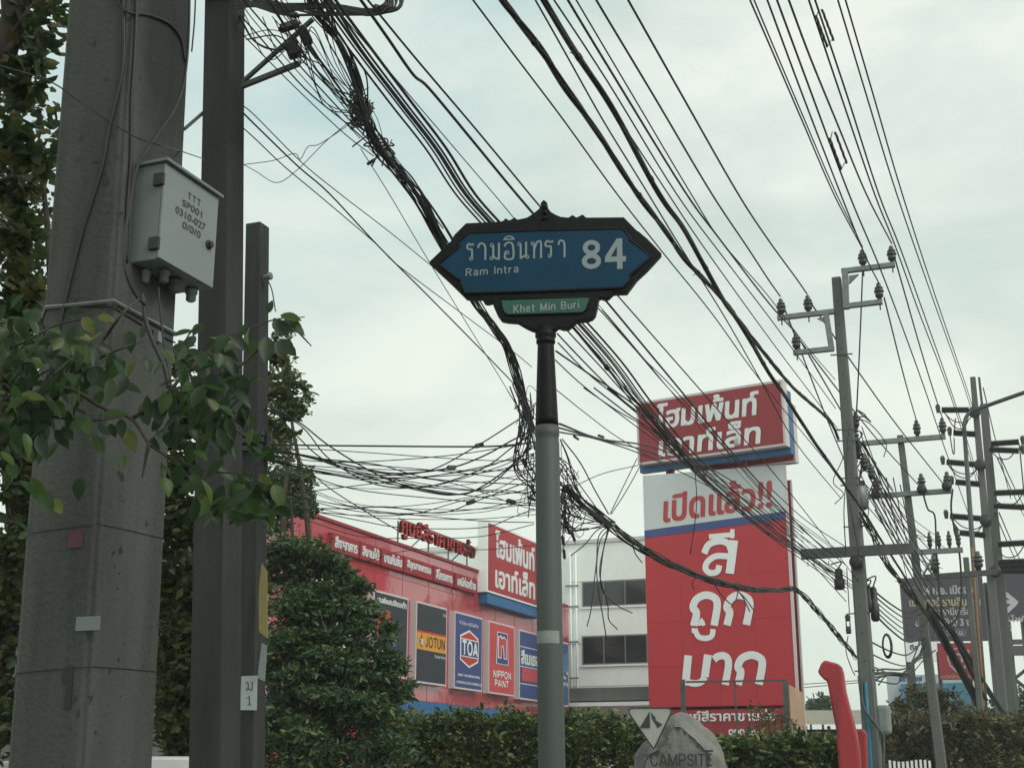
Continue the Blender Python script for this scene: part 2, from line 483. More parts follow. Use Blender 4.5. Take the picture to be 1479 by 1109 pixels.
def ribbon(mb, pts, w, pl, off):        # flat stroke of width w through (u,z) points
    n = len(pts); vs = []
    for i in range(n):
        a = pts[max(i-1, 0)]; b = pts[min(i+1, n-1)]
        tx, tz = b[0]-a[0], b[1]-a[1]
        ln = math.hypot(tx, tz) or 1
        nx, nz = -tz/ln*w/2, tx/ln*w/2
        vs.append(pl.P(pts[i][0]+nx, pts[i][1]+nz, off)); vs.append(pl.P(pts[i][0]-nx, pts[i][1]-nz, off))
    mb.add(vs, [(2*i, 2*i+1, 2*i+3, 2*i+2) for i in range(n-1)])
def ring(mb, c, rx, rz, w, pl, off, n=20):
    ribbon(mb, [(c[0]+rx*math.cos(2*math.pi*k/n), c[1]+rz*math.sin(2*math.pi*k/n)) for k in range(n+1)], w, pl, off)

# foliage
def leaf_mesh(name, blobs, size, m, parent=None, aspect=.5, droop=.2, shell=.55):
    """blobs: (centre, (rx,ry,rz), count). many leaf-sized faces spread through the blobs"""
    ps = []
    for c, r, n in blobs:
        d_ = NR.normal(size=(n, 3)); d_ /= np.linalg.norm(d_, axis=1)[:, None]
        # lumpy radius so that outlines are uneven
        k = NR.normal(size=(4, 3)); ph = NR.uniform(0, 6, 4)
        lump = 1 + .22*sum(np.sin(3.2*d_@k[i]+ph[i]) for i in range(4))/2
        rr = (NR.uniform(0, 1, n)**shell)*lump
        ps.append(np.array(tuple(c)) + d_*rr[:, None]*np.array(r))
    p = np.concatenate(ps); n = len(p)
    a = NR.normal(size=(n, 3)); a[:, 2] = a[:, 2]*.6 - droop; a /= np.linalg.norm(a, axis=1)[:, None]
    b = NR.normal(size=(n, 3)); b[:, 2] *= .5
    b -= a*np.sum(a*b, 1)[:, None]; b /= np.linalg.norm(b, axis=1)[:, None]
    nn = np.cross(a, b)
    s = size*NR.uniform(.6, 1.35, n)[:, None]
    V = np.empty((n, 6, 3))
    w = s*aspect*.5
    V[:, 0] = p
    V[:, 1] = p + a*s*.35 + b*w + nn*s*.08
    V[:, 2] = p + a*s*.75 + b*w*.7 + nn*s*.06
    V[:, 3] = p + a*s - nn*s*.05
    V[:, 4] = p + a*s*.75 - b*w*.7 + nn*s*.06
    V[:, 5] = p + a*s*.35 - b*w + nn*s*.08
    me = bpy.data.meshes.new(name)
    me.vertices.add(n*6); me.vertices.foreach_set('co', V.reshape(-1))
    base = (np.arange(n)*6)[:, None]
    q = np.stack([base+np.array([0, 1, 2, 3]), base+np.array([0, 3, 4, 5])], 1).reshape(-1)
    me.loops.add(n*8); me.loops.foreach_set('vertex_index', q.astype(np.int32))
    me.polygons.add(n*2); me.polygons.foreach_set('loop_start', np.arange(0, n*8, 4, dtype=np.int32))
    me.update(calc_edges=True); me.validate()
    return link(name, me, m, parent)
def px_blobs(lst, Y, flat=.8, dens=1.0, deep=1.0):
    res = []
    for e in lst:
        x, y, r, n = e[:4]
        yy = Y + (e[4] if len(e) > 4 else 0)
        k = mpp(yy)
        res.append((at(x, y, yy), (r*k, r*k*deep, r*k*flat), int(n*dens)))
    return res

def clumpy(blobs, k=8, sub=.42, flat=.55, core=.35):
    res = []
    for c, r, n in blobs:
        res.append((c, tuple(x*.72 for x in r), int(n*core)))
        for i in range(k):
            d_ = Vector((R.gauss(0, 1), R.gauss(0, 1), R.gauss(0, .8))).normalized()
            f_ = R.uniform(.55, 1.0); q = R.uniform(.7, 1.3)*sub
            res.append((c + Vector((d_.x*r[0]*f_, d_.y*r[1]*f_, d_.z*r[2]*f_)), (r[0]*q*1.2, r[1]*q*1.2, r[2]*q*flat), int(n*(1-core)/k*q/sub)))
    return res

# ------------------------------------------------------------------ the ground
def lat(l, s, z=0): return EV*l + DV*s + UP*z
def strip(name, l0, l1, z, m, s0=-60, s1=1500):
    return struct(MB().add([lat(l0, s0, z), lat(l1, s0, z), lat(l1, s1, z), lat(l0, s1, z)], [(0, 1, 2, 3)]).build(name, m))
M_ground = mat('dry ground', (.16, .15, .12), .95, var=.25, vscale=.6)
M_asph = mat('asphalt', (.055, .055, .057), .92, var=.2, vscale=1.4, bump=.004, bscale=90)
M_pave = mat('concrete pavement', (.25, .245, .23), .9, var=.15, vscale=1.2)
struct(MB().add([(-1500, -1500, 0), (1500, -1500, 0), (1500, 1500, 0), (-1500, 1500, 0)], [(0, 1, 2, 3)]).build('ground', M_ground))
strip('road', -1.5, 12, .004, M_asph)
struct(MB().box(lat(-3.6, 450, .075), EV*2.0, DV*500, UP*.0745).build('pavement', M_pave))
struct(MB().box(lat(-1.5, 450, .08), EV*.1, DV*500, UP*.08).build('kerb', M_conc))
strip('forecourt', -14.6, -5.6, .006, mat('forecourt concrete', (.22, .22, .21), .9, var=.15, vscale=.8), 25, 70)
for nm, l0, w_ in (('lane_marking', 2.0, .12), ('lane_marking', 5.4, .12)):
    mbx = MB()
    for k in range(-5, 60):
        mbx.add([lat(l0, k*6, .008), lat(l0+w_, k*6, .008), lat(l0+w_, k*6+2.5, .008), lat(l0, k*6+2.5, .008)], [(0, 1, 2, 3)])
    struct(mbx.build(nm, M_wtext))

# ------------------------------------------------------------------ the street name sign
SY = 6.0
o_ = at(790, 400, SY)
PS = Plane((o_.x, o_.y), (.9925, -.122))
def sz(x, y): return (620+x/4.35, 290+y/4.35)      # enlarged-view coordinates of the sign
def suv(x, y, off=0): return PS.uv(*sz(x, y), off)
base = at(797, 1109, SY)
tps = at(788, 478, SY)
axd = (tps-base).normalized()
ground_pt = base - axd*(base.z/axd.z)
sgn = thing('street_sign', 'blue pointed street name plate numbered 84 in a black ornate frame on a grey post', 'street sign', ground_pt)
L_tot = (tps-ground_pt).length
def along(y): # distance along post from the ground for a pixel row
    p = at(792, y, SY); return (p.z-ground_pt.z)/axd.z
kp = mpp(SY)
MB().lathe(ground_pt, axd, [(.0, .10), (.16, .10), (.18, 18.6*kp), (along(1109), 18.4*kp), (along(640), 17.6*kp), (along(638), 16.9*kp), (along(631), 16.9*kp), (along(629), 17.8*kp), (along(616), 17.8*kp)], 28).build('post', M_postgrey, sgn, True)
flut = MB()
y0c, y1c = along(616), along(500)
flut.lathe(ground_pt, axd, [(y0c, 16.9*kp), (y0c+(y1c-y0c)*.1, 16.4*kp), (y1c, 12.2*kp), (along(497), 12*kp), (along(496), 14*kp), (along(492), 14.2*kp), (along(490), 12.6*kp), (along(487), 15.5*kp), (along(482), 15.5*kp), (along(479), 12.5*kp), (along(470), 12*kp)], 28)
flut.build('cast_column', M_iron, sgn, True)
outl = [(8,408),(150,272),(165,240),(240,165),(430,156),(470,152),(487,133),(510,148),(545,128),(560,143),(620,130),(655,108),(690,80),(708,62),(704,42),(725,18),(748,38),(745,60),(770,95),(800,112),(830,125),(880,130),(905,113),(930,130),(968,110),(990,130),(1225,128),(1305,210),(1320,218),(1375,265),(1462,355),(1375,450),(1310,510),(1245,597),(1160,600),(1135,625),(1110,637),(1085,626),(1070,630),(1060,690),(1048,735),(1030,756),(1000,768),(930,775),(905,800),(880,820),(850,822),(815,812),(795,832),(680,836),(655,830),(620,815),(560,780),(500,776),(460,768),(435,735),(415,690),(405,655),(370,663),(350,655),(340,632),(240,630),(150,540)]
back = [PS.P(*suv(x, y, -.03), -.03) for x, y in outl]
MB().prism(back, PS.n*.05).build('ornate_frame', M_iron, sgn, bevel=.004)
face = [(60,400),(185,300),(196,288),(186,270),(205,245),(250,205),(700,190),(1210,178),(1260,228),(1258,250),(1285,268),(1395,350),(1285,452),(1262,470),(1266,498),(1215,550),(700,570),(225,585),(198,520),(206,503),(180,495)]
blue = MB().prism([PS.P(*suv(x, y, .02), .0215) for x, y in face], PS.n*.006).build('blue_plate', M_blueSign, sgn)
green = MB().prism([PS.P(*suv(x, y, .02), .0215) for x, y in [(452,624),(1008,606),(1003,640),(985,690),(960,706),(492,720),(468,700)]], PS.n*.006).build('district_plate', M_greenSign, sgn)
# raised moulding round the plates, so the frame is not a flat cut-out
mld = MB()
for loop, rr in ((face, .0075), ([(452,624),(1008,606),(1003,640),(985,690),(960,706),(492,720),(468,700)], .006)):
    pts = [PS.P(*suv(x, y, .02), .024) for x, y in loop]
    mld.tube(pts+[pts[0], pts[1]], rr, 6)
for cx, cy, rx in ((725,38,.011),(725,75,.013),(725,112,.016)):
    c = PS.P(*suv(cx, cy, .02), .02); mld.lathe(c-UP*.012, UP, [(0,.004),(.006,rx),(.018,rx),(.024,.004)], 12)
mld.build('moulding', M_iron, sgn, True)
# looped Thai letters as pen strokes (zoomed coordinates: x, baseline and height follow the slope of the plate)
G = {
 'ร': (.85, [[(.62,.12),(.62,.58),(.52,.68),(.2,.69),(.08,.80),(.16,.95),(.3,1.0),(.5,.94),(.85,.97)]], [(.50,.11)]),
 'า': (.8, [[(.12,.74),(.2,.93),(.45,1.0),(.72,.93),(.84,.74),(.84,0)]], []),
 'ม': (.9, [[(.36,.86),(.36,.16)],[(.30,.20),(.56,.10),(.88,.03)],[(.88,1),(.88,0)]], [(.22,.87),(.20,.11)]),
 'อ': (.9, [[(.30,.50),(.16,.40),(.14,.06),(.86,.06),(.88,.72),(.74,.94),(.45,1.0),(.16,.90),(.10,.76)]], [(.36,.40)]),
 'น': (.9, [[(.26,.86),(.26,0)],[(.26,.04),(.74,.22)],[(.74,1),(.74,.1)]], [(.14,.88),(.86,.10)]),
 'ท': (.9, [[(.26,.86),(.26,0)],[(.26,.50),(.48,.90),(.68,1.0),(.86,.90),(.86,0)]], [(.14,.88)]),
}
tx = MB(); zo = 0
spans = [('ร',234,290),('า',300,362),('ม',378,446),('อ',468,535),('น',556,627),('ท',640,712),('ร',724,790),('า',806,858)]
def bl(x): return 378 - (x-232)*22/626
kz = kp/4.35
for ch, xa, xb in spans:
    w, st, rg = G[ch]
    Hh = 106
    f2 = lambda a, b: suv(xa+a*(xb-xa), bl(xa+a*(xb-xa))-b*Hh, .028)
    for s in st:
        zo += 1
        pts3 = smooth_path([Vector((*f2(*q), 0)) for q in s], 6) if len(s) > 3 else [Vector((*f2(*q), 0)) for q in s]
        ribbon(tx, [(p.x, p.y) for p in pts3], 13*kz, PS, .0285+.0001*zo)
    for q in rg:
        zo += 1
        ring(tx, f2(*q), 9.5*kz, 10.5*kz, 6.5*kz, PS, .0285+.0001*zo, 14)
arch = [Vector((*suv(x, y, .028), 0)) for x, y in [(470,246),(482,232),(503,225),(524,232),(534,244)]]
ribbon(tx, [(p.x, p.y) for p in smooth_path(arch, 5)], 10*kz, PS, .0310)
ribbon(tx, [suv(466,246,.028), suv(536,243,.028)], 9*kz, PS, .0312)
tx.build('thai_lettering', M_sign_white, blue)
num = MB()
ring(num, suv(1019,295,.028), 41*kz, 37*kz, 31*kz, PS, .0290, 32)
ring(num, suv(1019,380,.028), 46*kz, 38*kz, 32*kz, PS, .0294, 32)
def quad(mb, pts, off): mb.add([PS.P(*suv(x, y, .028), off) for x, y in pts], [tuple(range(len(pts)))])
quad(num, [(1178,238),(1212,237),(1215,428),(1180,430)], .0290)
quad(num, [(1104,354),(1236,348),(1236,381),(1104,387)], .0294)
quad(num, [(1104,354),(1178,238),(1190,268),(1140,353)], .0298)
num.build('numerals', M_sign_white, blue)
def stext(name, s, x0, x1, yt, yb, par, bold, sl=.03):
    u0 = suv(x0, (yt+yb)/2, .028)[0]; u1 = suv(x1, (yt+yb)/2, .028)[0]
    z1 = suv((x0+x1)/2, yt, .028)[1]; z0 = suv((x0+x1)/2, yb, .028)[1]
    dsl = sl*(u1-u0)/2
    latin_mb(MB(), s, PS, u0, u1, z0-dsl, z1-dsl, .0285, bold, sl, .17).build(name, M_sign_white, par)
stext('latin_lettering', 'Ram Intra', 230, 563, 416, 462, blue, .15)
stext('latin_lettering', 'Khet Min Buri', 530, 942, 642, 690, green, .16)
# reflective tape and a scuffed bolt on the post
tape = MB()
vs = []; fs = []
for i, yy in enumerate((912, 930)):
    for k in range(13):
        a = math.pi*(1.02 + .72*k/12)
        vs.append(ground_pt + axd*along(yy) + Vector((math.cos(a), math.sin(a), 0))*(18.4*kp))
fs = [(k, k+1, k+14, k+13) for k in range(12)]
tape.add(vs, fs).build('reflective_tape', mat('worn white tape', (.22, .25, .23), .6, var=.1, vscale=30), sgn)
# ------------------------------------------------------------------ concrete poles on the left
def sec_rect(w, d_): return [(-w/2, -d_/2), (w/2, -d_/2), (w/2, d_/2), (-w/2, d_/2)]
def pole_axis(top, bot, Y, below=True, extra=0):
    a = at(*bot, Y); b = at(*top, Y)
    t = b-a
    g = a - t*(a.z/t.z)
    return g, b + t.normalized()*extra
# big pole
g, t = pole_axis((180, 0), (106, 1109), 4.4, extra=3.2)
big = thing('utility_pole', 'massive chamfered old concrete pole at the left edge, carrying the grey cabinet', 'utility pole', g, None)
w = .172
c_ = .075
secB = [(-w, -w+c_), (-w+c_, -w), (w-.02, -w), (w-.02, -w+.012), (w, -w+.012), (w, w), (-w, w)]
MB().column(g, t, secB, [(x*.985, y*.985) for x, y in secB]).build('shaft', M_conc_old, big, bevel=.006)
tt = (t-g).normalized()
def bp(py): # axis point at a pixel row
    a = at(106+(1109-py)/1109*74, py, 4.4); return g + tt*((a.z-g.z)/tt.z)
PF = Plane((0, 0), (EV.x, EV.y))         # dummy, direction only
def front_on(c, u, dz=0, off=0): return c + EV*u + UP*dz - DV*(w+off)     # on the face towards the camera
def side_on(c, u, dz=0, off=0): return c + DV*u + UP*dz + EV*(w+off)      # on the face to the right
def around(py, r, rad, tilt=0, name='strap', m=M_galv, parent=None, n=24):
    c = bp(py); mb = MB(); k = w+rad
    pts = [front_on(c, -w-rad, tilt*.1, -c_), front_on(c, -w+c_, tilt*.08, rad), front_on(c, 0, tilt*.02, rad), front_on(c, w+rad, -tilt*.05, rad), side_on(c, 0, -tilt*.1, rad), side_on(c, w+rad, -tilt*.12, rad)]
    mb.tube([pts[0]+DV*(2*w)] + pts, rad, 4)
    return mb.build(name, m, parent)
strap = around(465, 0, .007, .1, 'steel_strap', M_galv, big)
around(468, 0, .003, .3, 'tie_wire', M_wire, big)
around(776, 0, .0011, -.1, 'tie_wire', M_wire, big)
around(972, 0, .0013, -.1, 'tie_wire', M_wire, big)
def sticker(c, hu, hz, face, m, name, parent):
    if face == 'f': MB().box(c, EV*hu, DV*.0012, UP*hz).build(name, m, parent)
    else: MB().box(c, DV*hu, EV*.0012, UP*hz).build(name, m, parent)
def bigface(px, py, off=0.0):            # pixel -> point on the camera-facing face
    c = bp(py); n = -DV
    r = ray(px, py); q = c - DV*(w+off)
    return CAM + r*((q-CAM).dot(n)/r.dot(n))
def bigside(px, py, off=0.0):
    c = bp(py); n = EV
    r = ray(px, py); q = c + EV*(w+off)
    return CAM + r*((q-CAM).dot(n)/r.dot(n))
_c = bigside(243, 55); add_soot(M_conc_old, tuple(_c), (.17, .17, .40)); k4 = 4.4/F*1.05
sticker(bigface(127, 900, .001), 19*k4, 9*k4, 'f', mat('old white label', (.15, .175, .165), .7), 'blank_label', big)
sticker(bigface(109, 779, .001), 12*k4, 11*k4, 'f', mat('faded maroon label', (.07, .02, .03), .7, var=.3, vscale=60), 'faded_label', big)
MB().prism([bigface(x, y, .0006) for x, y in [(92,966),(97,961),(106,962),(104,1000),(102,1024),(93,1024),(96,990),(90,985)]], -DV*.002).build('bitumen_patch', mat('tar', (.008, .009, .009), .5), big)
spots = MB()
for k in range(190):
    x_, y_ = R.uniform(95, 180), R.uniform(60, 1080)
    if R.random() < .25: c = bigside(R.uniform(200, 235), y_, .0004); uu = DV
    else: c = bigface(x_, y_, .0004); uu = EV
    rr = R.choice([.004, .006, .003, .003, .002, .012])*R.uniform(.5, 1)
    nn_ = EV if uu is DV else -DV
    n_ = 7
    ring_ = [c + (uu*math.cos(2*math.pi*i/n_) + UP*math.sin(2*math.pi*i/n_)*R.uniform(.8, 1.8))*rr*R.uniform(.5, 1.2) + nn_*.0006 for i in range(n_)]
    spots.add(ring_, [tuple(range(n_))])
spots.build('blow_hole', mat('painted pit shadow', (.035, .035, .033), .95), big)['kind'] = 'stuff'  # flat dark spots paint the shade inside the concrete pits
# strap clip
MB().box(bigside(228, 487, .012), DV*.012, EV*.01, UP*.018).build('strap_buckle', M_galv, big)
# second pole
g2, t2 = pole_axis((325, 0), (310, 1109), 7.5, extra=1.2)
pole2 = thing('utility_pole', 'slim dark square pole between the massive pole and the short plated pole', 'utility pole', g2)
s2 = [(-.088, -.088), (.088, -.088), (.088, .088), (-.088, .088)]
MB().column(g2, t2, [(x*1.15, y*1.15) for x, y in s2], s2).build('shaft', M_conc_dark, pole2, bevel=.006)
k7 = mpp(7.5)
holes = MB()
for yy in range(40, 1080, 95):
    c = at(325-(yy/1109)*15+11, yy, 7.5)
    ax = g2 + (t2-g2)*((c.z-g2.z)/(t2.z-g2.z))
    sc_ = 1.15-.15*((c.z-g2.z)/(t2.z-g2.z))
    holes.lathe(ax + EV*(.088*sc_-.012) + DV*.02, EV, [(0, .009), (.0135, .009)], 10)
holes.build('bolt_holes', M_black, pole2)
arm_c = at(325, -4, 7.5)
for dz_, ln in ((0.03, .95), (.42, .95)):
    a1 = arm_c + UP*dz_ - EV*.35 - DV*.12; b1 = arm_c + UP*dz_ + EV*ln - DV*.12
    MB().bar(a1, b1, .07, .07).build('crossarm', M_steel, pole2, bevel=.004)
MB().bar(at(349, 125, 7.45), at(432, 92, 7.3), .028, .028).build('bracket_arm', M_steel, pole2)
MB().bar(at(349, 120, 7.45), at(452, 28, 7.25), .022, .022).build('bracket_arm', M_steel, pole2)
MB().bar(at(266, 187, 7.4), at(297, 160, 7.5), .030, .018).build('bracket_arm', M_steel, pole2)
# short third pole
g3, t3 = pole_axis((372, 326), (361, 1109), 10.0)
pole3 = thing('utility_pole', 'shortest left pole with the white number plate, its flat top below the wires', 'utility pole', g3)
s3 = [(-.066, -.07), (.066, -.07), (.066, .07), (-.066, .07)]
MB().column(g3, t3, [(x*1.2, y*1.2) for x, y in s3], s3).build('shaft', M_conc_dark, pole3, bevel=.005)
MB().lathe(at(382, 400, 9.93), EV, [(0, .018), (.03, .018), (.035, .03), (.06, .03), (.065, .018)], 10).build('bolt', M_galv, pole3)
cl3 = MB()
for dz_ in (-.06, 0, .05):
    c = at(372, 640, 10)
    cl3.bar(c - EV*.1 + UP*dz_ - DV*.09, c + EV*.1 + UP*dz_ - DV*.09, .05, .035)
    cl3.lathe(c + EV*.09 + UP*dz_ - UP*.03, UP, [(0, .03), (.06, .03)], 10)
cl3.build('cable_clamp', M_black, pole3)
k10 = mpp(10)
# number plate: white board lettered ม 1
PP = Plane((at(360, 1000, 9.84).x, at(360, 1000, 9.84).y), (.96, -.28))
def plate(name, label, cat, px, m, off=0, th=.004):
    pts = [PP.P(*PP.uv(x, y, off), off) for x, y in px]
    return tag(MB().prism(pts, PP.n*th).build(name, m), label, cat)
pl_ = plate('number_plate', 'small white plate with a Thai letter above the digit 1 on the short pole', 'number plate', [(349,976),(372,975),(371,1025),(347,1025)], mat('enamel white', (.30, .34, .335), .5, var=.05))
_m = MB()
for st_ in G['ม'][1]: ribbon(_m, [PP.uv(354.5+a_*11, 996.5-b_*12.5, .0045) for a_, b_ in st_], 1.5*k10, PP, .0046)
for q_ in G['ม'][2]: ring(_m, PP.uv(354.5+q_[0]*11, 996.5-q_[1]*12.5, .0045), 1.4*k10, 1.4*k10, .9*k10, PP, .0048, 12)
_m.build('lettering', M_black, pl_)
_m = MB(); ribbon(_m, [PP.uv(x_, y_, .0045) for x_, y_ in ((357,1008.5),(360,1004.5),(360.4,1018))], 1.6*k10, PP, .0046); ribbon(_m, [PP.uv(x_, y_, .0045) for x_, y_ in ((357.5,1017.6),(363,1017.4))], 1.1*k10, PP, .0048); _m.build('numeral', M_black, pl_)
def paper(name, label, pts, Y, m):
    P3 = [at(x, y, Y+dy) for x, y, dy in pts]
    mb = MB(); n = len(P3)//2
    mb.add(P3, [(i, i+1, n+i+1, n+i) for i in range(n-1)])
    o = mb.build(name, m); s = o.modifiers.new('solid', 'SOLIDIFY'); s.thickness = .002
    return tag(o, label, 'notice')
paper('paper_notice', 'long yellowed paper notice hanging on the short pole above the white one', [(378,813,0),(374.5,840,.02),(373.5,870,.03),(374,912,.01),(386,826,-.1),(386,850,-.1),(386,880,-.09),(386.5,922,-.12)], 9.85, mat('yellow paper', (.30, .25, .10), .8, var=.15, vscale=22))
paper('paper_notice', 'small white printed paper notice on the short pole, just above the number plate', [(378,928,0),(374.5,955,.02),(372,979,.01),(385.5,932,-.1),(384,958,-.1),(382,983,-.1)], 9.8, mat('printed paper', (.27, .30, .30), .8, var=.35, vscale=70))
# ------------------------------------------------------------------ cabinet on the big pole
qf = bigside(238, 300, 0)                # box stands out from the right-hand face
cab_c = bp(322)
z_top = bigface(240, 232, .10).z; z_bot = bigface(240, 380, .10).z
PD = Plane((0, 0), (DV.x, DV.y))
du0 = -.235; e0, e1 = w-.10, w+.10
# front-left vertical edge of the door must fall on column 240: solve along DV
def solve_u(px, py, e):
    r = ray(px, py); q = cab_c + EV*e; n = EV
    p = CAM + r*((q-CAM).dot(n)/r.dot(n)); return (p-cab_c).dot(DV), p.z
e1 = w + .115
uL, zT = solve_u(240, 234, e1); uR, zT2 = solve_u(317, 272, e1)
_, zB = solve_u(240, 379, e1)
cab = thing('electrical_cabinet', 'pale grey metal junction box with stencilled door strapped to the massive pole', 'electrical cabinet', cab_c + EV*(w+.05))
zb, zt = zB, zT
cxy = cab_c.copy(); cxy.z = 0
def cb(u, e, z): return cxy + DV*u + EV*e + UP*z
e00 = w - .11
MB().box(cb((uL+uR)/2, (e00+e1-.012)/2, (zb+zt)/2), DV*((uR-uL)/2-.002), EV*((e1-.012-e00)/2), UP*((zt-zb)/2)).build('body', M_box, cab, bevel=.003)
door = MB().box(cb((uL+uR)/2, e1-.005, (zb+zt)/2), DV*((uR-uL)/2), EV*.005, UP*((zt-zb)/2-.003)).build('door', mat('door enamel', (.185, .215, .20), .42, var=.05, vscale=3, stain=((.17, .18, .16), .35, 2)), cab, bevel=.002)
MB().box(cb((uL+uR)/2, (e00+e1)/2+.006, zt+.006), DV*((uR-uL)/2+.012), EV*((e1-e00)/2+.008), UP*.006).build('rain_hood', M_box, cab, bevel=.002)
for fz in (.82, .155):
    MB().box(cb(uL-.004, e1-.02, zb+(zt-zb)*fz), DV*.007, EV*.020, UP*.022).build('hinge', M_black, cab, bevel=.002)
lk = MB().lathe(cb(uL+(uR-uL)*.86, e1, zb+(zt-zb)*.43), EV, [(0, .017), (.006, .017), (.008, .012), (.016, .012), (.017, .006)], 16)
lk.build('lock', M_black, door)
PDO = Plane((cxy + EV*e1).to_2d(), DV.to_2d())
mtx = MB()
hz_ = zt-zb; wu = uR-uL
for s, f0, f1, g0, g1 in (('T T T', .42, .66, .775, .845), ('SP001', .33, .70, .665, .735), ('0310-027', .22, .78, .55, .625), ('0/0/0', .36, .70, .44, .515)):
    text_mb(mtx, s, PDO, uL+wu*f0, uL+wu*f1, zb+hz_*g0, zb+hz_*g1, .0012, .02, 0, 0, .0001, 4)
mtx.build('stencil_lettering', mat('stencil paint', (.07, .07, .075), .8), door)
for k, (fu, fe, r_) in enumerate(((.12, .2, .018), (.22, .55, .018), (.42, .35, .024), (.58, .7, .026), (.76, .4, .022), (.90, .7, .022), (.3, .8, .02))):
    MB().lathe(cb(uL+wu*fu, e00+(e1-e00)*fe, zb), -UP, [(0, r_), (.02, r_), (.022, r_*.8), (.045, r_*.8), (.05, r_*.5)], 12).build('cable_gland', M_box if k % 3 else M_steel, cab, True)
# ------------------------------------------------------------------ wires
class WirePlane(Plane):
    pass
def wplane(p): return Plane((p.x, p.y), (DV.x, DV.y))
A_Y = 22.0
pA = at(1240, 800, A_Y)
def wire(pts, pl, wpx, label, group=None, name='overhead_cable', ref=0.5, sub=6, n=5, cat='cable', wig=0):
    """pts are pixel points on a road-parallel vertical plane (so real depth), wpx its thickness"""
    P3 = [pl.hit(x, y) if pl is not None else None for x, y in pts]
    if wig: P3 = [p + Vector((R.gauss(0, wig), R.gauss(0, wig), R.gauss(0, wig)))*3 for p in P3]
    path = smooth_path(P3, sub)
    m_ = path[int((len(path)-1)*ref)]
    dcam = (m_-CAM).dot(Vector((0, CP, SP)))
    r = wpx*.86/2*dcam/F
    o = MB().tube(path, r, n).build(name, M_wire, None, True)
    return tag(o, label, cat, group)
def wire3(pts, r, label, group=None, name='overhead_cable', sub=7, n=5, m=None, cat='cable'):
    return tag(MB().tube(smooth_path(pts, sub), r, n).build(name, m or M_wire, None, True), label, cat, group)
def wpx3(pts, wpx, label, group=None, name='overhead_cable', sub=7, wig=0, n=5, cat='cable'):   # pts (px,py,depth)
    P3 = [at(x, y, Y) for x, y, Y in pts]
    ym = sum(q[2] for q in pts)/len(pts)
    if wig: P3 = [p + Vector((R.gauss(0, wig), R.gauss(0, wig), R.gauss(0, wig)))*2.5 for p in P3]
    path = smooth_path(P3, sub)
    return tag(MB().tube(path, wpx*.9/2*mpp(ym), n).build(name, M_wire, None, True), label, cat, group)
def bundle(pts, pl, wpx, strands, label, name='cable_bundle', tw=.9, fuzz=0, sub=10, ref=.4, loose=False):
    P3 = [pl.hit(x, y) for x, y in pts]
    path = smooth_path(P3, sub)
    m_ = path[int(len(path)*ref)]
    rad = wpx/2*((m_-CAM).dot(Vector((0, CP, SP))))/F
    mb = MB()
    sr = rad*(.62 if strands <= 3 else .42)
    if loose: sr = rad*.2
    cum = [0]
    for i in range(1, len(path)): cum.append(cum[-1] + (path[i]-path[i-1]).length)
    dense = []
    for i in range(len(path)-1):
        nseg = max(1, int((cum[i+1]-cum[i])/(.12 if loose else .22)))
        for k in range(nseg): dense.append(path[i].lerp(path[i+1], k/nseg))
    dense.append(path[-1])
    cs = [0]
    for i in range(1, len(dense)): cs.append(cs[-1] + (dense[i]-dense[i-1]).length)
    for s in range(strands):
        ph = 2*math.pi*s/strands
        rr = rad-sr if s < strands-1 or strands < 5 else 0
        pp = []
        for i, p in enumerate(dense):
            t_ = (dense[min(i+1, len(dense)-1)]-dense[max(i-1, 0)]).normalized()
            nx = t_.cross(UP).normalized(); ny = nx.cross(t_)
            a = ph + cs[i]/tw*2*math.pi*.5
            wob = 1 + fuzz*math.sin(cs[i]*1.7+s*2.1)
            if loose:
                q1 = math.sin(cs[i]*(.7+.13*(s % 5))*loose+s*1.9) + .5*math.sin(cs[i]*(2.1+.2*s)*loose+s)
                q2 = math.sin(cs[i]*(.6+.17*(s % 4))*loose+s*2.7+1) + .5*math.sin(cs[i]*(1.7+.23*s)*loose+s*.7)
                pp.append(p + (nx*q1 + ny*q2)*rad*(.62 + fuzz*.5))
                continue
            pp.append(p + (nx*math.cos(a)+ny*math.sin(a))*rr*wob)
        mb.tube(pp, sr, 5)
    # lashings
    d_ = .8
    while d_ < cs[-1]-.5:
        i = next(j for j, c in enumerate(cs) if c >= d_)
        t_ = (dense[min(i+1, len(dense)-1)]-dense[max(i-1, 0)]).normalized()
        mb.tube([dense[i]-t_*.02, dense[i]+t_*.02], rad*1.08, 8)
        if R.random() < .5:
            q = dense[i]; mb.tube([q, q+Vector((R.uniform(-1, 1), R.uniform(-1, 1), R.uniform(-.2, 1)))*rad*2.6], rad*.14, 4)
        d_ += R.uniform(1.2, 2.6)
    return tag(mb.build(name, M_wire, None, True), label, 'cable bundle')
PA = wplane(pA)
def offp(l): return wplane(pA + EV*l)
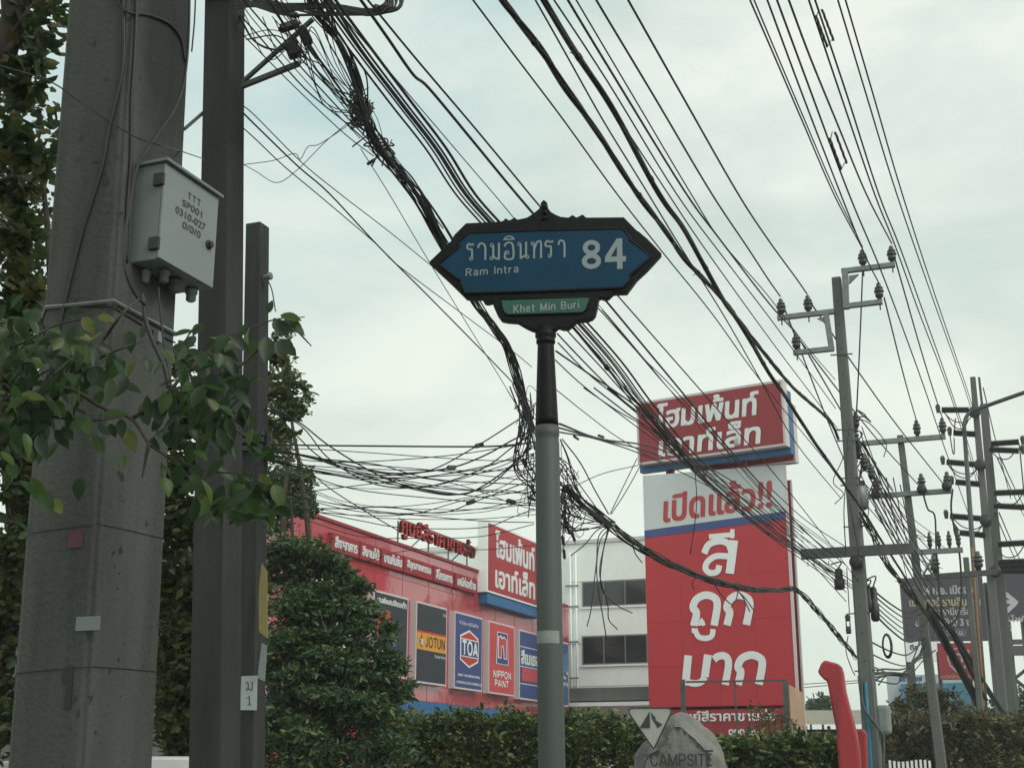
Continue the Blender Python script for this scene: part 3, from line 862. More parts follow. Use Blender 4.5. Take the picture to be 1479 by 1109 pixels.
# -- long runs over the middle of the view
bundle([(700,-40),(725,0),(742,22),(785,78),(817,127),(853,177),(885,225),(919,277),(962,334),(993,378),(1043,431),(1073,471),(1110,518),(1146,560),(1186,595),(1201,611),(1211,634)], PA, 9, 4, 'thickest twisted black bundle ending at the near grey pole with the six insulators', tw=1.3, fuzz=.25)
bundle([(770,-30),(785,0),(826,68),(881,151),(952,280),(992,338),(1043,431),(1068,466),(1110,537),(1138,578),(1173,633),(1216,694),(1246,737),(1274,782),(1307,833),(1345,900),(1400,990),(1440,1040)], offp(.35), 7, 3, 'thick black bundle crossing the top red sign and passing the near pole', tw=2.2)
GT = 'thin wires strung between the two thick bundles'
LT = 'thin black wire running alongside the thick bundles over the middle of the sky'
for pts, wx, l in (
  ([(755,-30),(773,0),(816,76),(871,174),(927,265),(985,360),(1045,455),(1098,548),(1150,640),(1215,720)], 2.6, .1),
  ([(778,-30),(800,0),(880,122),(977,280),(1045,372),(1110,457),(1160,525),(1207,590)], 2.4, .45),
  ([(885,158),(965,280),(1020,362),(1110,487),(1165,560),(1212,622)], 2.0, .3),
  ([(815,-30),(832,0),(915,140),(998,280),(1043,350),(1110,428),(1165,500),(1206,548)], 2.2, .7)):
    wire(pts, offp(l), wx, LT, GT)
wire([(660,-30),(683,0),(740,76),(815,175),(891,280),(960,368),(1030,455),(1098,549),(1180,650),(1238,720)], offp(-.3), 2.6, 'lone thin wire left of the two thick bundles, passing right of the blue sign')
# -- wires landing on the left-hand insulators
# (positions of the insulators of the near pole)
PE = Plane((pA.x, pA.y), (EV.x, EV.y))
INS = {'r1': (1247, 362), 'r2': (1289, 356), 'r3': (1271, 414), 'l1': (1129, 434), 'l2': (1168, 430), 'l3': (1151, 486)}
insP = {k: PE.hit(*v) for k, v in INS.items()}
GI = 'conductors landing on the near pole insulators'
for key, pts, wx, lb in (
  ('l1', [(845,-30),(861,0),(945,140),(1028,280),(1080,358),(1110,404),(1127,428)], 3.2, 'power line ending on the outermost left insulator of the near pole'),
  ('l2', [(890,-30),(907,0),(985,138),(1066,280),(1110,347),(1150,402),(1166,425)], 3.2, 'power line ending on the upper left insulator closest to the near pole'),
  ('l3', [(803,-30),(820,0),(881,101),(990,278),(1040,346),(1110,437),(1149,480)], 3.6, 'power line ending on the lower left insulator of the near pole'),
  ('r1', [(1071,-30),(1083,0),(1110,62),(1160,178),(1205,282),(1245,358)], 3.0, 'power line ending on the upper right insulator nearest the pole top'),
  ('r3', [(1096,-30),(1108,0),(1160,140),(1214,280),(1250,370),(1270,410)], 3.0, 'power line ending on the lower right insulator of the near pole'),
  ('r2', [(1127,-30),(1139,0),(1170,83),(1211,183),(1251,280),(1288,352)], 3.6, 'power line ending on the outermost right insulator of the near pole')):
    wire(pts, wplane(insP[key]), wx, lb, GI, name='power_line', cat='power line')
wire([(1077,-30),(1089,0),(1114,60),(1164,178),(1207,278),(1246,357)], wplane(insP['r1'] + EV*.05), 2.6, 'second conductor beside the line to the upper right insulator', GI, name='power_line', cat='power line')
# -- high conductors passing to the far poles
LH = 'high bare conductor passing right of the near pole towards the far poles'
GH = 'high conductors at upper right'
for pts, wx, l in (
  ([(1111,-30),(1122,0),(1170,130),(1226,280),(1266,375),(1295,450),(1335,560),(1362,640),(1398,740)], 2.6, 1.2),
  ([(1158,-30),(1168,0),(1215,140),(1263,280),(1294,358),(1330,458),(1369,560),(1395,640),(1412,700)], 2.4, 1.7),
  ([(1167,-30),(1177,0),(1224,140),(1269,280),(1300,358),(1336,458),(1372,560),(1398,640),(1415,700)], 2.4, 1.78),
  ([(1201,-30),(1210,0),(1252,140),(1295,280),(1345,425),(1393,560),(1408,610)], 2.4, 2.2),
  ([(1212,-30),(1221,0),(1262,140),(1303,280),(1350,425),(1396,560),(1410,605)], 2.4, 2.3)):
    wire(pts, offp(l), wx, LH, GH, name='power_line', cat='power line')
wire([(1262,-30),(1269,0),(1306,140),(1343,280),(1380,410),(1415,538)], offp(3.2), 1.2, 'faint earth wire farthest right in the sky, meeting the top of the tall far pole', name='power_line', cat='power line')
for a, b, c, dx in ((1168, 1177, 18, 9), (1188, 1196, 195, 9)):
    mbx = MB(); pl = offp(1.74)
    for k in range(2):
        x0 = a + (b-a)*k; pts = [pl.hit(x0 + 10.5 + i*2.05 + (.35 if i % 2 else -.35), c + 6 + i*5.5 + k*-9) for i in range(9)]
        mbx.tube(smooth_path(pts, 2), .009, 5)
    mbx.tube([pl.hit(a+11, c+15), pl.hit(a+12, c+4), pl.hit(b+6, c-4)], .004, 4); mbx.tube([pl.hit(a+27, c+50), pl.hit(b+24, c+40)], .004, 4)
    tag(mbx.build('line_damper', M_wire), 'spiral wrap across two conductors ' + ('near the top of the frame' if c < 100 else 'well below the top, above the near pole'), 'line damper', 'spiral line wraps')
# -- below the insulators, on to the next pole
B_Y = 33.0
pB = at(1335, 900, B_Y)
PEB = Plane((pB.x, pB.y), (EV.x, EV.y))
def span(a, Ya, b, Yb, wpx, label, group, mid=None, name='power_line'):
    pts = [(*a, Ya)] + ([(*m_, (Ya+Yb)/2 if len(m_) < 3 else m_[2])[:3] for m_ in (mid or [])]) + [(*b, Yb)]
    return wpx3(pts, wpx, label, group, name=name, cat='power line')
GB = 'conductors from the near pole to the second pole'
LB = 'conductor sloping from an insulator of the near pole down to the second pole'
for a, b in (((1131,440),(1240,712)), ((1170,436),(1362,698)), ((1154,490),(1330,704)), ((1277,430),(1325,612)), ((1292,372),(1362,607)), ((1156,492),(1290,708))):
    p, q = PE.hit(*a), PEB.hit(*b)
    m_ = p.lerp(q, .5) - UP*.12
    wire3([p, m_, q], .014, LB, GB, name='power_line', cat='power line')
wpx3([(1246,392,22),(1243,470,22),(1239,560,22.05),(1236,603,22.05),(1228,640,22)], 2.6, 'single vertical drop wire behind the near pole, below the pole-top bracket')
# -- left cluster of cables coming from over the left poles, passing behind the sign
LP = lambda l: wplane(at(690, 450, 8.6) + EV*l)
GC = 'parallel black cables from upper left to behind the blue sign'
LC = 'black cable in the dense parallel row left of the finial, passing behind the sign'
for x0, y0, x1, x2, l, wx in ((455,0,560,658,-.2,3.4),(463,0,570,665,-.1,3.0),(470,0,575,671,0,4.2),(478,0,583,678,.1,3.6),(488,5,592,686,.2,4.6),(472,-8,578,674,.15,2.6)):
    wire([(x0-20,y0-28),(x0,y0),((x0+x1)/2-4,70),(x1+4,150),((x1+x2)/2+6,215),(x2,280),(x2+48,335),(x2+130,430),(x2+210,520),(x2+262,590),(x2+330,668),(x2+440,764),(x2+560,850)], LP(l), wx, LC, GC)
wire([(505,-20),(521,0),(560,55),(597,108),(620,128),(680,200),(740,273),(790,332),(880,440),(980,560),(1053,648),(1110,711),(1158,762),(1193,795)], LP(.5), 4.6, 'thick single cable with a tie on it, nearest left of the sign finial')
wire([(515,-20),(531,0),(600,84),(680,178),(740,250),(790,310),(894,429),(1009,560),(1060,618),(1110,674),(1170,748),(1240,840)], LP(.6), 3.0, 'thin cable touching the finial of the blue sign')
wire([(470,-5),(496,25),(600,148),(713,280),(765,340),(864,440),(965,560),(1030,640),(1110,728),(1185,800)], LP(.3), 1.6, 'hair-thin wire between the dense cable row and the finial')
# descending heavy bundle, left
bundle([(440,-20),(456,20),(490,62),(512,110),(524,152),(542,212),(572,246),(597,280),(612,306),(643,360),(668,405),(688,440),(706,464),(731,497),(742,535),(757,580),(770,625)], LP(-.3), 10, 12, 'messy heavy black bundle dropping from the upper left clump to behind the sign post', loose=1.5, fuzz=.5)
for k in range(5):
    o1, o2 = R.uniform(-8, 14), R.uniform(-6, 8)
    wire([(452+k*6,-10),(480+o1,52),(508+o1,112+R.uniform(-8,8)),(530+o2,170),(548+o2,212),(585+o2*.5,255),(606+k*2,285),(645+k*3,358),(682+k*2,430),(712+k*1.5,470),(735+k,515),(752+k*2,570),(768,620+k*8)], LP(-.3+.05*k), R.uniform(1.8, 3.2), 'loose black strand of the heavy bundle hanging beside it', 'loose strands of the heavy bundle', wig=.006)
GL = 'thin wires fanning down the left sky'
LL = 'thin wire slanting across the sky between the slim pole and the blue sign'
for pts, wx, l in (
  ([(345,-8),(370,22),(430,92),(496,164),(560,232),(604,282),(640,330)], 2.6, -.5),
  ([(345,20),(370,48),(440,128),(500,178),(545,220),(580,258)], 2.6, -.5),
  ([(345,44),(370,70),(430,130),(496,192),(540,226)], 2.0, -.6),
  ([(352,10),(370,34),(440,115),(520,200)], 1.8, -.4),
  ([(380,-10),(420,50),(470,120),(505,165)], 2.0, -.3),
  ([(390,-10),(445,60),(480,115),(515,160)], 2.0, -.2),
  ([(405,0),(460,90),(500,150),(520,175)], 1.8, -.2),
  ([(350,152),(370,169),(436,235),(491,280),(560,333),(622,383)], 1.8, -.8),
  ([(350,162),(370,182),(430,240),(476,280),(547,356),(622,431),(690,500),(740,552),(765,580)], 2.6, -.8),
  ([(350,184),(370,202),(410,240),(458,280),(544,353),(572,381),(650,440),(740,507),(768,530)], 1.8, -.9),
  ([(521,215),(562,280),(615,370),(668,457),(731,560),(760,610)], 1.4, -.4)):
    wire(pts, LP(l), wx, LL, GL)
# right of the sign post: strands converging on the descending bundle
bundle([(826,472),(862,514),(902,560),(960,626),(1005,679),(1058,727),(1110,770),(1160,800),(1221,838)], LP(.35), 6, 6, 'black bundle emerging right of the sign post and crossing the tall red pylon board', loose=.7)
GR = 'strands right of the sign post joining the bundle over the pylon'
LR = 'thin black strand right of the sign post, joining the bundle that crosses the pylon'
for pts, wx in (([(805,482),(843,522),(881,560),(930,606),(975,648)], 2.6), ([(803,507),(861,547),(881,560),(932,598),(985,655)], 3), ([(802,520),(846,560),(922,618),(990,668)], 2),
                ([(817,475),(868,530),(905,570),(955,612),(1000,668)], 2.4), ([(864,445),(920,508),(965,560),(1040,640),(1120,730),(1200,790)], 1.8), ([(870,448),(930,518),(972,560),(1050,650),(1130,740)], 1.8),
                ([(806,495),(850,540),(900,580),(960,632),(1020,690)], 2.2), ([(843,560),(890,592),(935,620),(990,672)], 2), ([(858,560),(905,596),(950,628),(1000,680)], 2.4), ([(878,560),(915,590),(950,615),(1005,672)], 2.4),
                ([(800,560),(850,600),(898,635),(960,668),(1040,690),(1110,745),(1180,790)], 1.4)):
    wire(pts, LP(.3+R.uniform(-.1, .1)), wx, LR, GR)
# lower bundle
bundle([(815,706),(840,728),(862,744),(880,758),(915,784),(950,805),(990,824),(1030,838),(1080,850),(1120,852),(1150,852),(1175,876),(1200,905),(1225,935),(1238,950)], LP(.2), 9, 13, 'sagging frayed black bundle from the sign post across the pylon lettering to the near pole', loose=1.3, fuzz=.35)
GD = 'loose wires fanning out of the lower bundle by the sign post'
LD = 'loose thin wire fanning from the tangle behind the sign post into the lower bundle'
for k in range(16):
    y0 = 640+k*7+R.uniform(-5, 5)
    wire([(800+R.uniform(-4,6),y0),(818+R.uniform(-4,8),y0+18+R.uniform(-6,10)),(845+R.uniform(-5,5),(y0+760)/2+12+R.uniform(-8,8)),(880+R.uniform(-2,8),758+R.uniform(-3,4))], LP(.2+R.uniform(-.1,.1)), R.uniform(1.4, 2.6), LD, GD, wig=.004)
GX = 'frayed cable ends hanging from the lower bundle'
LX = 'frayed black cable end dangling from the lower bundle in front of the white building'
for pts in ([(880,760),(866,775),(860,810),(858,838),(853,880),(846,905)], [(880,760),(870,778),(864,815),(860,850),(868,895),(878,922)], [(878,762),(873,790),(868,830),(872,872),(880,895),(893,907)], [(882,762),(872,800),(870,850),(890,872),(914,885)], [(876,760),(862,768),(842,785),(826,803)], [(915,785),(920,800),(930,812)],
            [(1030,838),(1040,860),(1058,872),(1066,850)], [(1060,848),(1075,862),(1088,880)], [(1055,847),(1072,858),(1082,882)], [(1010,830),(1000,842),(1003,850)]):
    wire(pts, LP(.2), 2.0, LX, GX, wig=.003)
wpx3([(1003,672,10.5),(1006,730,10.5),(997,800,10.5)], 1.6, 'single hair-thin wire hanging down the white band of the pylon')
wpx3([(920,662,11),(900,703,10.7),(881,742,10.4)], 1.6, 'left one of two thin guy wires from the lower bundle to the top sign corner', 'guy wires at the sign corner')
wpx3([(927,668,11),(905,708,10.7),(883,742,10.4)], 1.6, 'right one of two thin guy wires from the lower bundle to the top sign corner', 'guy wires at the sign corner')
wpx3([(812,634,9.7),(838,668,9.9),(860,709,10.2),(879,742,10.4)], 2.2, 'single dark wire slanting from the sign post down into the lower bundle clamp')
wpx3([(826,704,9.9),(870,684,10.4),(921,672,11)], 1.4, 'thin wire rising from the tangle to the lower left corner of the top red sign')
for k in range(3):
    wpx3([(808,612+k*6,9.4),(868,634+k,11),(950,648+k*9,14),(1050,690+k*14,18),(1160,770+k*12,21.5)], 2.4-.3*k, 'service wire leaving the sign post to the right across the top red sign', 'service wires right of the sign post')
# tangle behind the post
tg = MB()
for k in range(26):
    cx_, cy_ = R.choice([(818,690),(822,730),(815,760),(766,700),(764,612),(818,745)]); Yb = 9.6
    n_ = R.randint(5, 8)
    pts = [at(cx_+R.gauss(0, 12), cy_+R.gauss(0, 22), Yb+R.uniform(-.2, .3)) for _ in range(n_)]
    tg.tube(smooth_path(pts, 9), R.uniform(.0022, .0045), 5)
tag(tg.build('cable_tangle', M_wire, None, True), 'knotted tangle of thin black wire behind the grey sign post', 'cable tangle')
def splice(px, py, Y, ln, th, ang, label, group, m=M_black, name='splice_box'):
    c = at(px, py, Y); k = mpp(Y)
    d_ = Vector((math.cos(ang), .25, -math.sin(ang))).normalized()
    sd_ = d_.cross(Vector((0, 1, 0))).normalized()
    mb = MB().bar(c-d_*ln*k/2, c+d_*ln*k/2, th*k, th*k*.8, sd_)
    mb.bar(c-d_*ln*k*.62, c+d_*ln*k*.62, th*k*.45, th*k*.4, sd_)
    o = mb.build(name, m, None, bevel=th*k*.12)
    return tag(o, label, 'splice box', group)
GS = 'small splice boxes on the cables near the sign post'
LS = 'small black splice box hanging in the tangle behind the grey sign post'
for x, y, a in ((813,780,1.4),(821,765,1.2),(815,800,1.5),(768,720,.4),(770,708,1.3),(828,775,1.2),(800,640,.3),(758,668,1.1)):
    splice(x, y, 9.55, 12, 5, a, LS, GS)
for x, y, a, lb in ((868,630,.3,'splice box on the service wire right of the sign post'),(832,632,.6,'splice box where thin loops hang right of the sign post'),(846,764,-.1,'lone oval splice box under the fan of loose wires')):
    splice(x, y, 10, 9, 4, a, lb, GS, M_steel)
# -- spans from the short pole to the sign post
def T(x, y): return (370+x/3.96, 560+y/3.96)
GP = 'sagging cables between the short pole and the sign post'
LPn = 'slack black cable sagging between the short pole and the sign post'
spans_ = [
 ([(0,130),(110,130),(250,200),(430,340),(700,500),(900,570),(1160,610),(1300,560),(1465,440),(1580,330)], 3),
 ([(0,100),(110,125),(270,230),(400,390),(560,500),(720,560),(900,570),(1050,550),(1300,460),(1465,340),(1590,250)], 2.6),
 ([(0,60),(100,130),(200,240),(370,400),(560,480),(750,500),(1000,470),(1250,340),(1465,205),(1590,120)], 2.6),
 ([(20,345),(300,390),(560,450),(800,490),(1100,460),(1300,390),(1465,300),(1590,240)], 3.2),
 ([(20,345),(300,350),(560,365),(1200,410),(1465,415),(1600,400)], 1.8),
 ([(20,395),(400,470),(750,520),(1000,570),(1465,600),(1600,590)], 2),
 ([(20,410),(500,510),(900,570),(1465,650),(1600,660)], 1.8),
 ([(20,350),(370,405),(700,440),(1000,520),(1465,550),(1600,560)], 2.2),
 ([(20,340),(330,400),(600,480),(900,540),(1200,580),(1465,590),(1600,620)], 1.8),
 ([(20,350),(560,430),(1000,470),(1465,520),(1600,540)], 1.8),
 ([(20,355),(250,380),(520,470),(740,540),(1000,600),(1150,610),(1330,560),(1465,450),(1590,380)], 2.6),
 ([(20,420),(300,480),(700,530),(1000,560),(1300,480),(1465,420),(1600,330)], 1.8),
 ([(20,330),(600,470),(1100,540),(1465,660),(1600,700)], 1.6),
 ([(30,690),(340,690),(560,690),(750,680),(1050,715),(1250,650),(1465,570),(1590,520)], 2.2),
 ([(30,700),(340,710),(600,730),(900,720),(1200,640),(1465,600),(1590,570)], 1.8),
 ([(30,560),(280,630),(600,690),(830,720),(1280,760),(1590,770)], 1.8),
 ([(30,640),(350,710),(600,760),(850,800),(1280,800),(1465,740),(1590,690)], 1.8),
 ([(30,650),(330,770),(600,850),(900,860),(1280,850),(1590,780)], 1.6),
 ([(30,880),(560,990),(800,940),(1100,910),(1300,925),(1590,900)], 1.4)]
for k, (pts, wx) in enumerate(spans_):
    P3 = []
    for x, y in pts:
        px, py = T(x, y)
        P3.append((px, py, 10 + (9.4-10)*(px-375)/400 + .03*(k % 5)))
    wpx3(P3, wx*.85, LPn, GP, sub=6)
wpx3([(380,642,10),(480,643.5,9.8),(683,645,9.6),(745,642,9.5),(772,638,9.4)], 3, 'straight taut cable from the short pole to the sign post, topmost of the level spans')
wpx3([(428,661,9.9),(471,701,9.8),(521,734,9.8),(575,766,9.8)], 1.8, 'thin wire slanting down from the short pole towards the rooftop letters')
for x, y, a, lb in ((692,643,-.3,'grey splice box beside the straight taut cable'),(652,675,-.05,'grey splice box on a slack cable below the taut one'),(680,725,-.35,'biggest dark splice box above the red rooftop letters'),(738,724,.2,'dark splice box closest to the sign post on its left')):
    splice(x, y, 9.6, 12, 7, a, lb, GS, M_steel)
for k in range(10):
    a = R.uniform(0, 1)
    wpx3([(745+R.uniform(-10,5),560+R.uniform(-20,30),9.3),(760+R.uniform(-6,6),610+R.uniform(-20,20),9.35),(752+R.uniform(-14,14),660+R.uniform(-20,20),9.4),(770,690+R.uniform(-30,30),9.4)], R.uniform(1.5,2.6), 'short loose wire tangled left of the sign post', 'short loose wires at the sign post', wig=.006)
for k in range(12):
    ya, yb = R.uniform(630,720), R.uniform(630,760); sg = R.uniform(5,45); x_ = R.uniform(0,60)
    wpx3([(376,ya,10),(480+x_,ya*.6+yb*.4+sg,9.8),(640+x_,ya*.3+yb*.7+sg*.8,9.6),(775,yb,9.4)], R.uniform(1.0,1.7), 'hair-thin wire among the cables between the short pole and the sign post', 'hair-thin wires left of the sign post')
for k in range(9):
    x0 = R.uniform(380,470); d_ = R.uniform(-14,14)
    wire([(x0-30,-25),(x0,R.uniform(-5,25)),((x0+522)/2+d_,95+d_*.5),(525+R.uniform(-8,14),170+R.uniform(-12,14)),(566+R.uniform(-16,10),235+R.uniform(-6,8)),(604+R.uniform(-6,10),284),(648,360)], LP(-.3+R.uniform(-.1,.1)), R.uniform(1.2,2.0), 'fine wire fanning from the black closures into the wire knot at upper left', 'fine wires above the wire knot')
for k in range(10):
    p, q = at(1236+R.uniform(0,14), R.uniform(600,720), A_Y+.4), at(1300+R.uniform(0,90), R.uniform(760,850), 36)
    wire3([p, p.lerp(q, .5)-UP*R.uniform(.1,.5), q], .009, 'fine wire sagging from the near pole clutter towards the far poles', 'fine wires right of the near pole')
for k in range(7):
    y0 = 740+k*9
    wpx3([(1105+R.uniform(-10,10),y0-40+R.uniform(-10,10),18),(1165,y0+12,20.5),(1222,y0+50+k*4,21.8)], R.uniform(1.0,1.7), 'fine wire between the pylon edge and the near pole', 'fine wires beside the pylon edge')
# -- hardware above the left poles
GJ = 'black splice closures clustered at the top left'
for x, y, ln, th, a, lb in ((423,72,22,24,1.2,'squat black splice closure, lowest of the clump right of the slim pole'),(441,52,26,16,1.1,'black splice closure in the middle of the clump right of the slim pole'),(418,38,28,12,-.5,'slanted black splice closure at the upper left of the clump'),(452,76,20,7,.9,'small ribbed black closure at the right of the clump'),(415,18,30,9,.3,'flat black closure at the top edge of the frame'),(549,12,18,7,.2,'small black closure inside the coil at the top edge')):
    splice(x, y, 7.2, ln*1.1, th*1.1, a, lb, GJ, name='splice_closure')
cl = MB()
for k in range(13):
    j = lambda q: R.uniform(-q, q)
    tip = 578+R.uniform(-26, 6)
    pts = [at(338,j(16)-2,7.3), at(400,12+j(9),7.1), at(470,14+j(9),6.95), at(530,16+j(7),6.75), at(tip-10,14+j(5),6.7), at(tip,4+j(5),6.72), at(tip-6,-10+j(5),6.8), at(540,-22+j(8),6.95), at(470,-26,7.1), at(400,-28,7.2)]
    cl.tube(smooth_path(pts, 7), R.uniform(.004, .008), 6)
tag(cl.build('cable_coil', M_wire, None, True), 'coiled loop of spare black cable at the top edge right of the slim pole', 'cable coil')
for k in range(9):
    x0 = 350+R.uniform(0, 60)
    wpx3([(x0,R.uniform(-10,60),7.4),(x0+40,R.uniform(40,90),7.2),(430+R.uniform(-10,20),60+R.uniform(-20,25),7.2),(480+R.uniform(-10,20),120+R.uniform(-30,30),7.6),(520+R.uniform(-8,8),165+R.uniform(-10,15),7.9)], R.uniform(1.6,2.8), 'thin tangled wire strung through the black closures at the top left', 'tangled wires at the top left', wig=.01)
wpx3([(345,22,7.5),(366,58,7.4),(395,72,7.3),(425,66,7.2)], 4, 'thick drooping lead from the slim pole to the black closures')
kn = MB()
for k in range(34):
    c0 = R.choice([(520,165,8.0),(523,170,8.0),(548,215,8.2),(516,150,8.0)])
    pts = [at(c0[0]+R.gauss(0,10), c0[1]+R.gauss(0,13), c0[2]+R.uniform(-.1,.1)) for _ in range(5)]
    kn.tube(smooth_path(pts, 9), R.uniform(.003, .006), 5)
tag(kn.build('cable_tangle', M_wire, None, True), 'dense black knot of wire on the heavy bundle in the upper left sky', 'cable tangle')
splice(536, 234, 8.2, 14, 5, -.7, 'tiny dark clamp hanging below the wire knot in the upper left sky', GJ, name='splice_closure')
wpx3([(352,238,8.0),(395,232,8),(425,222,8),(434,230,8),(445,212,8),(462,208,8),(505,180,8)], 1.4, 'crooked barbed-looking thin wire crossing left of the wire knot')
wpx3([(352,238,8),(370,248,8),(400,264,8),(430,245,8),(470,205,8),(500,180,8)], 1.4, 'thin slack loop of wire hanging below the crooked one')
# cables on the big pole
GB2 = 'dark cables clipped down the massive pole'
def bigcable(lst, r, label, name='pole_cable'):
    pts = [bigface(x, y, r) if s == 'f' else bigside(x, y, r) for x, y, s in lst]
    tag(MB().tube(smooth_path(pts, 6), r, 6).build(name, M_wire, None, True), label, 'cable', GB2)
bigcable([(178,-30,'f'),(179,40,'f'),(178,95,'f'),(168,145,'f'),(157,190,'f'),(148,240,'f'),(135,285,'f'),(119,335,'f'),(100,410,'f'),(82,490,'f')], .006, 'dark cable snaking down the camera-facing side of the massive pole')
bigcable([(198,-30,'s'),(197,20,'s'),(194,90,'s'),(190,150,'s'),(189,230,'s'),(184,300,'s'),(182,380,'s')], .007, 'dark cable running straight down the corner of the massive pole behind the cabinet')
bigcable([(160,-20,'f'),(175,8,'f'),(188,19,'f'),(215,22,'s'),(245,35,'s'),(262,58,'s'),(268,90,'s')], .005, 'curved cable looping over the top right of the massive pole')
wpx3([(274,-20,4.35),(273,40,4.35),(270,90,4.35),(263,130,4.3),(248,165,4.25),(226,196,4.2),(208,222,4.1),(196,250,4.05),(187,300,4.02),(180,345,4.0),(181,390,4.0),(195,425,4.05),(210,440,4.15)], 5, 'thick grey-black conduit curving around the right side of the massive pole into the cabinet')
wpx3([(283,-20,4.6),(281,30,4.6),(277,75,4.6)], 3, 'short dark wire beside the upper right edge of the massive pole')
wpx3([(0,95,3.6),(72,118,3.9),(120,150,4.0),(160,176,4.02),(200,200,4.02),(250,215,4.2),(295,230,6.8)], 2.4, 'thin wire slanting across the massive pole just above the cabinet')
wpx3([(205,425,4.15),(208,440,4.15),(210,460,4.15),(222,495,4.15),(238,530,4.15),(244,560,4.15)], 8, 'thick black lead dropping from the cabinet glands into the leaves')
wpx3([(229,415,4.2),(231,445,4.2),(236,490,4.2),(243,535,4.2),(246,570,4.2)], 3.4, 'thin black lead dropping from the cabinet glands beside the thick one')
wpx3([(383,330,9.9),(384,372,9.9),(386,400,9.9),(393,420,9.9),(398,450,9.9)], 2, 'short dark lead hooked on the bolt of the short pole')
# ------------------------------------------------------------------ the near pole on the right (six insulators)
kA = mpp(A_Y)
def insulator(mb, base, h, r):
    mb.lathe(base, UP, [(0, r*.45), (h*.16, r*.45), (h*.17, r*.75), (h*.32, r*.85), (h*.42, r*.6), (h*.46, r*1.0), (h*.56, r*.95), (h*.62, r*.55), (h*.66, r*.85), (h*.74, r*.8), (h*.8, r*.45), (h*.88, r*.5), (h, r*.35)], 14)
def taper_pole(top, bot, Y, wt, wb, label, m=M_conc, yaw=True):
    g, t = pole_axis(top, bot, Y)
    th = thing('utility_pole', label, 'utility pole', g)
    kk = mpp(Y)/1.31
    c = lambda w_: [(-w_/2, -w_/2+w_*.12), (-w_/2+w_*.12, -w_/2), (w_/2-w_*.12, -w_/2), (w_/2, -w_/2+w_*.12), (w_/2, w_/2), (-w_/2, w_/2)]
    MB().column(g, t, c(wb*kk), c(wt*kk)).build('shaft', m, th)
    hl = MB()
    n_ = int((t-g).length/.42)
    for k in range(3, n_):
        f_ = k/n_
        w_ = (wb+(wt-wb)*f_)*kk
        p = g + (t-g)*f_
        hl.lathe(p - DV*(w_/2-.01), -DV, [(0, .014), (.012, .014)], 8)
    hl.build('bolt_holes', M_black, th)
    return th, g, t
PAo, gA, tA = taper_pole((1208,402), (1262,1109), A_Y, 17, 31, 'near grey concrete pole with six pin insulators on brackets, right of the pylon')
def armpart(a, b, th_, parent, pl, name='crossarm', m=M_galv, off=.14, dep=None):
    p, q = pl.hit(*a), pl.hit(*b)
    q.z = p.z if abs(p.z-q.z) < .25 else q.z
    q.z = p.z = (p.z+q.z)/2
    mb = MB().bar(p + pl.n*off, q + pl.n*off, dep or th_, th_)
    o = mb.build(name, m, parent, bevel=.006)
    o['top'] = p.z + th_/2
    return o
def upright(a, b, th_, parent, pl, name='bracket', m=M_galv, off=.14):
    p, q = pl.hit(*a), pl.hit(*b)
    return MB().bar(p + pl.n*off, q + pl.n*off, th_, th_, pl.d).build(name, m, parent, bevel=.006)
arm1 = armpart((1217,396), (1294,386), .085, PAo, PE)
arm2 = armpart((1222,446), (1276,440), .085, PAo, PE)
arm3 = armpart((1125,463), (1206,452), .085, PAo, PE)
arm4 = armpart((1148,513), (1206,504), .085, PAo, PE)
upright((1222,392), (1224,450), .10, PAo, PE)
upright((1195,458), (1203,508), .09, PAo, PE)
MB().prism([PE.hit(x, y, .16) for x, y in [(1226,398),(1240,396),(1226,410)]], -PE.n*.05).build('gusset', M_galv, PAo)
MB().prism([PE.hit(x, y, .16) for x, y in [(1180,460),(1197,456),(1197,480),(1193,470),(1188,464)]], -PE.n*.05).build('gusset', M_galv, PAo)
for (x, y), ar in (((1247,389),arm1),((1289,383),arm1),((1271,440),arm2),((1129,460),arm3),((1168,455),arm3),((1151,510),arm4)):
    b = PE.hit(x, y, .14); mb = MB()
    b.z = ar['top']-.04
    insulator(mb, b + UP*.04, .30, .085)
    mb.lathe(b - UP*.14, UP, [(0, .012), (.1, .012)], 8)
    mb.build('insulator', M_porc, ar, True)
bm_ = armpart((1160,803), (1321,793), .17, PAo, PE, 'crossbeam', M_steel, .2, .06)
mb = MB()
for x in (1167, 1176, 1184, 1197, 1276, 1290):
    mb.bar(PE.hit(x, 812-(x-1160)*.06, .22), PE.hit(x, 800-(x-1160)*.06+18, .22), .012, .012)
mb.build('bolt', M_steel, bm_)
# pole fittings: hoops, bolts
for y_ in (512, 620, 636, 690, 700, 760, 885, 968):
    a_ = 1208+(y_-402)*54/707; MB().bar(PE.hit(a_-17, y_+1, .1), PE.hit(a_+15, y_-1, .1), .02, .02).build('through_bolt', M_steel, PAo)
MB().tube([PE.hit(1250,985,.2), PE.hit(1254,1045,.2), PE.hit(1258,1109,.2), PE.hit(1260,1135,.2)], .03, 10).build('blue_pipe', mat('blue pvc pipe', (.02, .15, .25), .6, var=.15), PAo, True)
MB().tube(smooth_path([PE.hit(1244,975,.22), PE.hit(1246,1015,.24), PE.hit(1256,1034,.26), PE.hit(1268,1050,.22), PE.hit(1276,1064,.2), PE.hit(1276,1109,.2), PE.hit(1277,1135,.2)], 6), .022, 8).build('conduit', M_steel, PAo, True)
MB().pbox(PE, *sorted((PE.uv(1267,1040)[0], PE.uv(1287,1040)[0])), PE.uv(1277,1060)[1], PE.uv(1277,1018)[1], -.1, .1).build('meter_box', mat('grey green enamel', (.18, .21, .20), .6, var=.15), PAo, bevel=.05)
